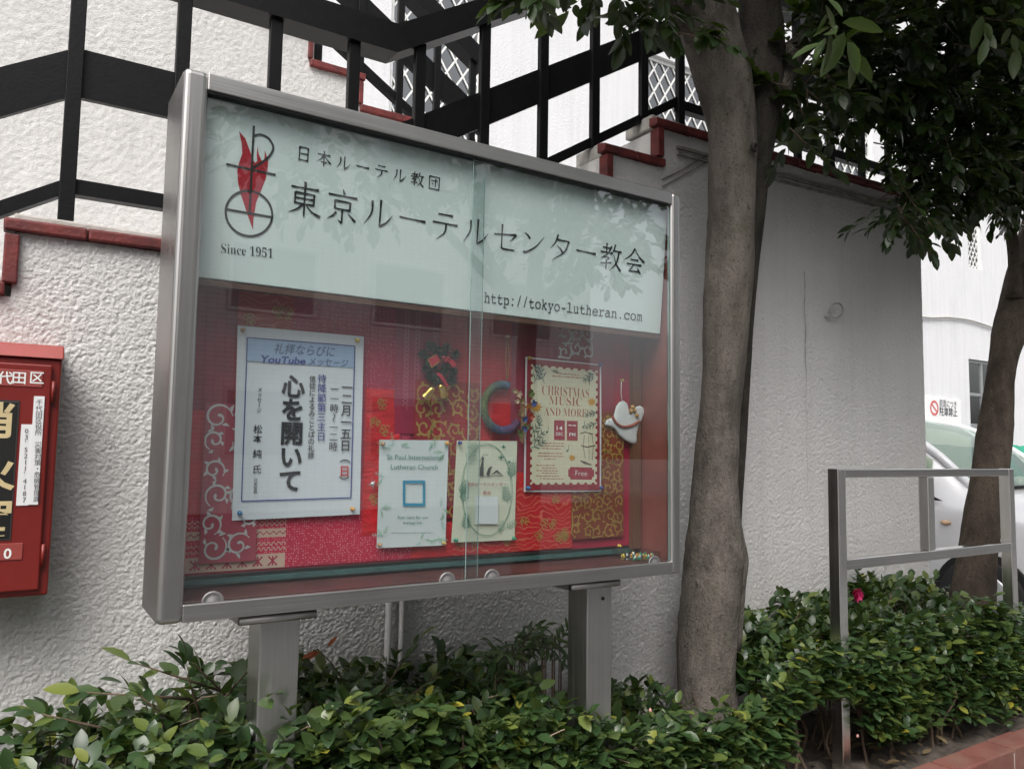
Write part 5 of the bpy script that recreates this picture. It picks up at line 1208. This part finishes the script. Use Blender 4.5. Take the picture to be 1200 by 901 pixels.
#      s     w    zlow  zsill zsh  wt   zedge ztop
STN = [(0.0, .46, .34, .42, .62, .42, .66, .68), (.06, .60, .26, .40, .68, .50, .74, .77), (.22, .74, .22, .40, .77, .56, .84, .875), (.55, .81, .20, .40, .85, .62, .93, .965), (1.0, .835, .20, .40, .92, .68, 1.005, 1.03), (1.12, .838, .20, .40, .935, .70, 1.03, 1.06),
       (1.40, .842, .20, .40, .965, .68, 1.29, 1.325), (1.77, .845, .20, .40, .975, .63, 1.50, 1.54), (2.2, .845, .20, .40, .985, .59, 1.60, 1.64), (3.0, .845, .20, .40, 1.0, .58, 1.62, 1.665), (3.5, .83, .22, .42, 1.01, .565, 1.57, 1.61), (3.78, .79, .26, .44, 1.01, .54, 1.45, 1.49), (3.92, .70, .32, .46, .98, .52, 1.1, 1.13)]
def car_ring(s_):
    s0, w_, zl, zs, zh, wt, ze, zt = s_
    half = [(.0, zl), (w_*.86, zl), (w_*.97, zl+.06), (w_, zs+.08), (w_*1.0, (zs+zh)/2+.05), (w_*.985, zh-.03), (w_*.955, zh), (wt+(w_*.955-wt)*.04, ze-.02), (wt-.05, ze+(zt-ze)*.55), (wt*.5, zt-.006), (0, zt)]
    return half
rings = [car_ring(q) for q in STN]; H_ = len(rings[0])
bm_ = MB()
for q, rg in zip(STN, rings):
    for sgn in (1, -1):
        for x_, z_ in rg: bm_.v.append((CX+sgn*x_, NY+q[0], z_))
def vid(i, s_, k): return i*2*H_+(0 if s_ > 0 else H_)+k
for i in range(len(STN)-1):
    for s_ in (1, -1):
        for k in range(H_-1):
            glass_side = (k == 6 and 6 <= i <= 10); ws = k >= 8 and 5 <= i <= 7
            if glass_side or ws: continue
            q = (vid(i, s_, k), vid(i, s_, k+1), vid(i+1, s_, k+1), vid(i+1, s_, k)); bm_.f.append(q if s_ > 0 else q[::-1]); bm_.m.append(0); bm_.sm.append(True)
for i, rv in ((0, False), (len(STN)-1, True)):
    q = [vid(i, 1, k) for k in range(H_)]+[vid(i, -1, k) for k in range(H_-2, 0, -1)]; bm_.f.append(tuple(q)); bm_.m.append(0); bm_.sm.append(False)
bo = bm_.build('body', paint, car); md = bo.modifiers.new('weld', 'WELD'); md = bo.modifiers.new('sub', 'SUBSURF'); md.levels = md.render_levels = 2
carglass = m_glass('tinted car glass', (.50, .56, .47), 1.5, .14, (.85, 1, .92))
def V3(i, s_, k): q = rings[i][k]; return np.array([CX+s_*q[0], NY+STN[i][0], q[1]])
wv_ = MB(); cols = []
for i in (5, 6, 7, 8):
    row = [V3(i, -1, k) for k in (8, 9)]+[V3(i, 1, k) for k in (10, 9, 8)]; wv_.v += [tuple(p+np.array([0, -.008, .008])) for p in row]
for i in range(3):
    for k in range(4): wv_.f.append((i*5+k, i*5+k+1, (i+1)*5+k+1, (i+1)*5+k)); wv_.m.append(0); wv_.sm.append(True)
wo = wv_.build('windscreen', carglass, car)
for s_ in (1, -1):
    b = MB()
    for i in (6, 7, 8, 9, 10, 11):
        for k in (6, 7): b.v.append(tuple(V3(i, s_, k)+np.array([s_*.004, 0, 0])))
    for i in range(5): b.f.append((2*i, 2*i+1, 2*i+3, 2*i+2)); b.m.append(0); b.sm.append(True)
    b.build('side_window', carglass, car)
    a0 = np.array([CX+s_*.822, NY+1.26, .972]); a1 = np.array([CX+s_*.828, NY+1.48, .978]); a2 = np.array([CX+s_*.81, NY+1.47, 1.06])
    b = MB(); o_ = np.array([s_*.006, 0, 0]); b.add([a0+o_, a1+o_, a2+o_], [(0, 1, 2)]); b.build('quarter_trim', black, car)
    b = MB(); c = np.array([CX+s_*.93, NY+1.52, 1.06]); b.lathe([(.02, -.05), (.075, -.04), (.09, .0), (.085, .05), (.05, .085), (0, .095)], tuple(c), 'y', 16); b.v = [(c[0]+(p[0]-c[0])*1.15, p[1], c[2]+(p[2]-c[2])*.8) for p in b.v]; mo = b.build('wing_mirror', paint, car)
    b = MB(); c = np.array([CX+s_*.842, NY+1.24, .82]); b.lathe([(0, .012*s_), (.016, .009*s_), (.024, 0)], tuple(c), 'x', 14); b.v = [(p[0], c[1]+(p[1]-c[1])*1.7, c[2]+(p[2]-c[2])*.8) for p in b.v]; b.build('side_marker', simple('amber lens', (.62, .42, .26), .2), car)
    # wheels
    for wy in (1.0, 3.2):
        xo = CX+s_*.835; arch = MB(); ring_o, ring_i = [], []
        for an in np.linspace(-.25, math.pi+.25, 21): ring_o.append((xo+s_*.016, NY+wy-.34*math.cos(an), .30+.34*math.sin(an)))
        n_ = len(ring_o); arch.v = ring_o+[(xo-s_*.2, p[1], p[2]) for p in ring_o]
        arch.f = [tuple(range(n_))]+[(k, k+1, n_+k+1, n_+k) for k in range(n_-1)]; arch.m = [0]*n_; arch.sm = [False]*n_
        arch.build('wheel_arch', simple('black arch liner', (.012, .012, .012), .9), car)
        tm = MB(); tm.lathe([(.20, s_*.024), (.275, s_*.03), (.295, s_*.02), (.30, -.0*s_), (.30, -s_*.14), (.28, -s_*.16), (.2, -s_*.16)], (xo, NY+wy, .30), 'x', 32); to = tm.build('tyre', simple('tyre rubber', (.02, .02, .02), .85), car)
        rm = MB(); rm.lathe([(0, s_*.034), (.04, s_*.036), (.05, s_*.030), (.19, s_*.033), (.202, s_*.026), (.2, 0)], (xo, NY+wy, .30), 'x', 32)
        for k in range(7): a = k*.8976; ribbon(rm, [(xo+s_*.036, NY+wy, .30), (xo+s_*.036, NY+wy+.19*math.cos(a), .3+.19*math.sin(a))], .0)
        rm.build('rim', alu, to)
    b = MB(); b.lathe([(0, -.05), (.05, -.045), (.09, -.02), (.1, .02)], (CX+s_*.60, NY+.16, .665), 'y', 18); b.v = [(CX+s_*.60+(p[0]-CX-s_*.60)*1.3, p[1]+.35*abs(p[0]-CX)-.2, .665+(p[2]-.665)*.7) for p in b.v]; b.build('headlight', simple('lamp lens', (.6, .62, .64), .08), car)
MB().box(CX-.44, CX+.44, NY-.012, NY+.02, .36, .47).build('grille', black, car, bevel=.01)
MB().box(CX-.17, CX+.17, NY-.022, NY-.013, .47, .60).build('number_plate', white_frame, car)
MB().box(CX-.70, CX+.70, NY+1.30, NY+1.72, .9, 1.0).build('dashboard', simple('beige dashboard', (.34, .31, .23), .7), car, bevel=.03)
for s_ in (1, -1):
    MB().box(CX+s_*.38-.22, CX+s_*.38+.22, NY+2.25, NY+2.4, .5, 1.15).build('seat', simple('grey seat', (.12, .12, .12), .9), car, bevel=.05)
MB().box(CX-.74, CX+.74, NY+1.5, NY+3.7, .34, .72).build('cabin_floor', simple('dark cabin', (.03, .03, .03), .9), car)
MB().box(CX-.54, CX+.54, NY+2.3, NY+3.5, 1.52, 1.54).build('headliner', simple('beige headliner', (.34, .30, .22), .8), car)
MB().tube([(CX-.847, NY+1.54, .32), (CX-.849, NY+1.55, .6), (CX-.84, NY+1.56, .9), (CX-.815, NY+1.57, .95)], .005, 6).build('door_gap', black, car)
MB().box(CX-.10, CX+.10, NY+1.98, NY+2.0, 1.40, 1.46).build('rear_view_mirror', black, car, bevel=.008)
MB().tube([(CX+.36+.17*math.cos(a), NY+1.86+.06*math.sin(a), .98+.16*math.sin(a)) for a in np.linspace(0, 6.2832, 28)], .014, 7).build('steering_wheel', black, car)
for s_ in (1, -1):
    P = [V3(i, s_, 8)+np.array([s_*.012, -.004, .004]) for i in (5, 6, 7, 8)]; MB().tube(smooth_pts(P, 6), .030, 10).build('windscreen_pillar', paint, car)
MB().tube([V3(5, -1, 8)+np.array([0, -.02, .012]), V3(5, -1, 10)+np.array([0, -.03, .012]), V3(5, 1, 8)+np.array([0, -.02, .012])], .014, 8).build('cowl_trim', black, car)
MB().tube(smooth_pts([V3(8, -1, 8)+np.array([0, -.01, .006]), V3(8, -1, 9)+np.array([0, -.012, .01]), V3(8, 1, 9)+np.array([0, -.012, .01]), V3(8, 1, 8)+np.array([0, -.01, .006])], 5), .012, 8).build('roof_trim', black, car)
for s_ in (0, 1):
    a = V3(5, 1, 10)+np.array([-.5+s_*.55, -.03, .008]); MB().tube([a, a+np.array([.3, .05, .02]), a+np.array([.55, .10, .05])], .009, 6).build('wiper', black, car)
# tree on the far side of the pavement: the cabinet glass mirrors its crown
g4 = np.random.default_rng(15)
tr3 = thing('street_tree', 'broad street tree at the roadside behind the viewer, mirrored in the cabinet glass', 'tree', (4.4, -5.2, 0))
b = MB(); b.tube(smooth_pts([(4.4, -5.2, -.05), (4.42, -5.2, 1.2), (4.35, -5.15, 2.4), (4.5, -5.2, 3.6), (4.4, -5.3, 5.2)], 5), list(np.linspace(.16, .05, 21)), 14, jit=jitter(4, .08))
for q in ((2.4, -5.4, 4.4), (6.3, -5.1, 4.5), (3.2, -4.9, 5.0), (5.6, -5.6, 5.2)): b.tube(smooth_pts([(4.4, -5.2, 2.7), ((4.4+q[0])/2, -5.2, 3.5), q], 5), list(np.linspace(.07, .02, 11)), 8, jit=jitter(5, .08))
b.build('trunk', bark1, tr3, recalc=False)
T0, D, L = blob_twigs(g4, [((2.2, -5.3, 4.3), (1.3, .8, .8), 130), ((6.2, -5.2, 4.5), (1.6, .8, .9), 190), ((4.3, -5.2, 4.8), (1.6, .9, 1.0), 190), ((5.2, -5.3, 3.7), (1.1, .6, .45), 80), ((1.0, -5.4, 4.9), (.8, .6, .5), 50)])
C, A, Nn, Ln = twigs(g4, T0, D, L*1.4, 10, .14); leaf_mesh('crown', C, A, Nn, Ln, Ln*.5, g4.beta(1.6, 3, len(Ln)), crown_m, tr3)
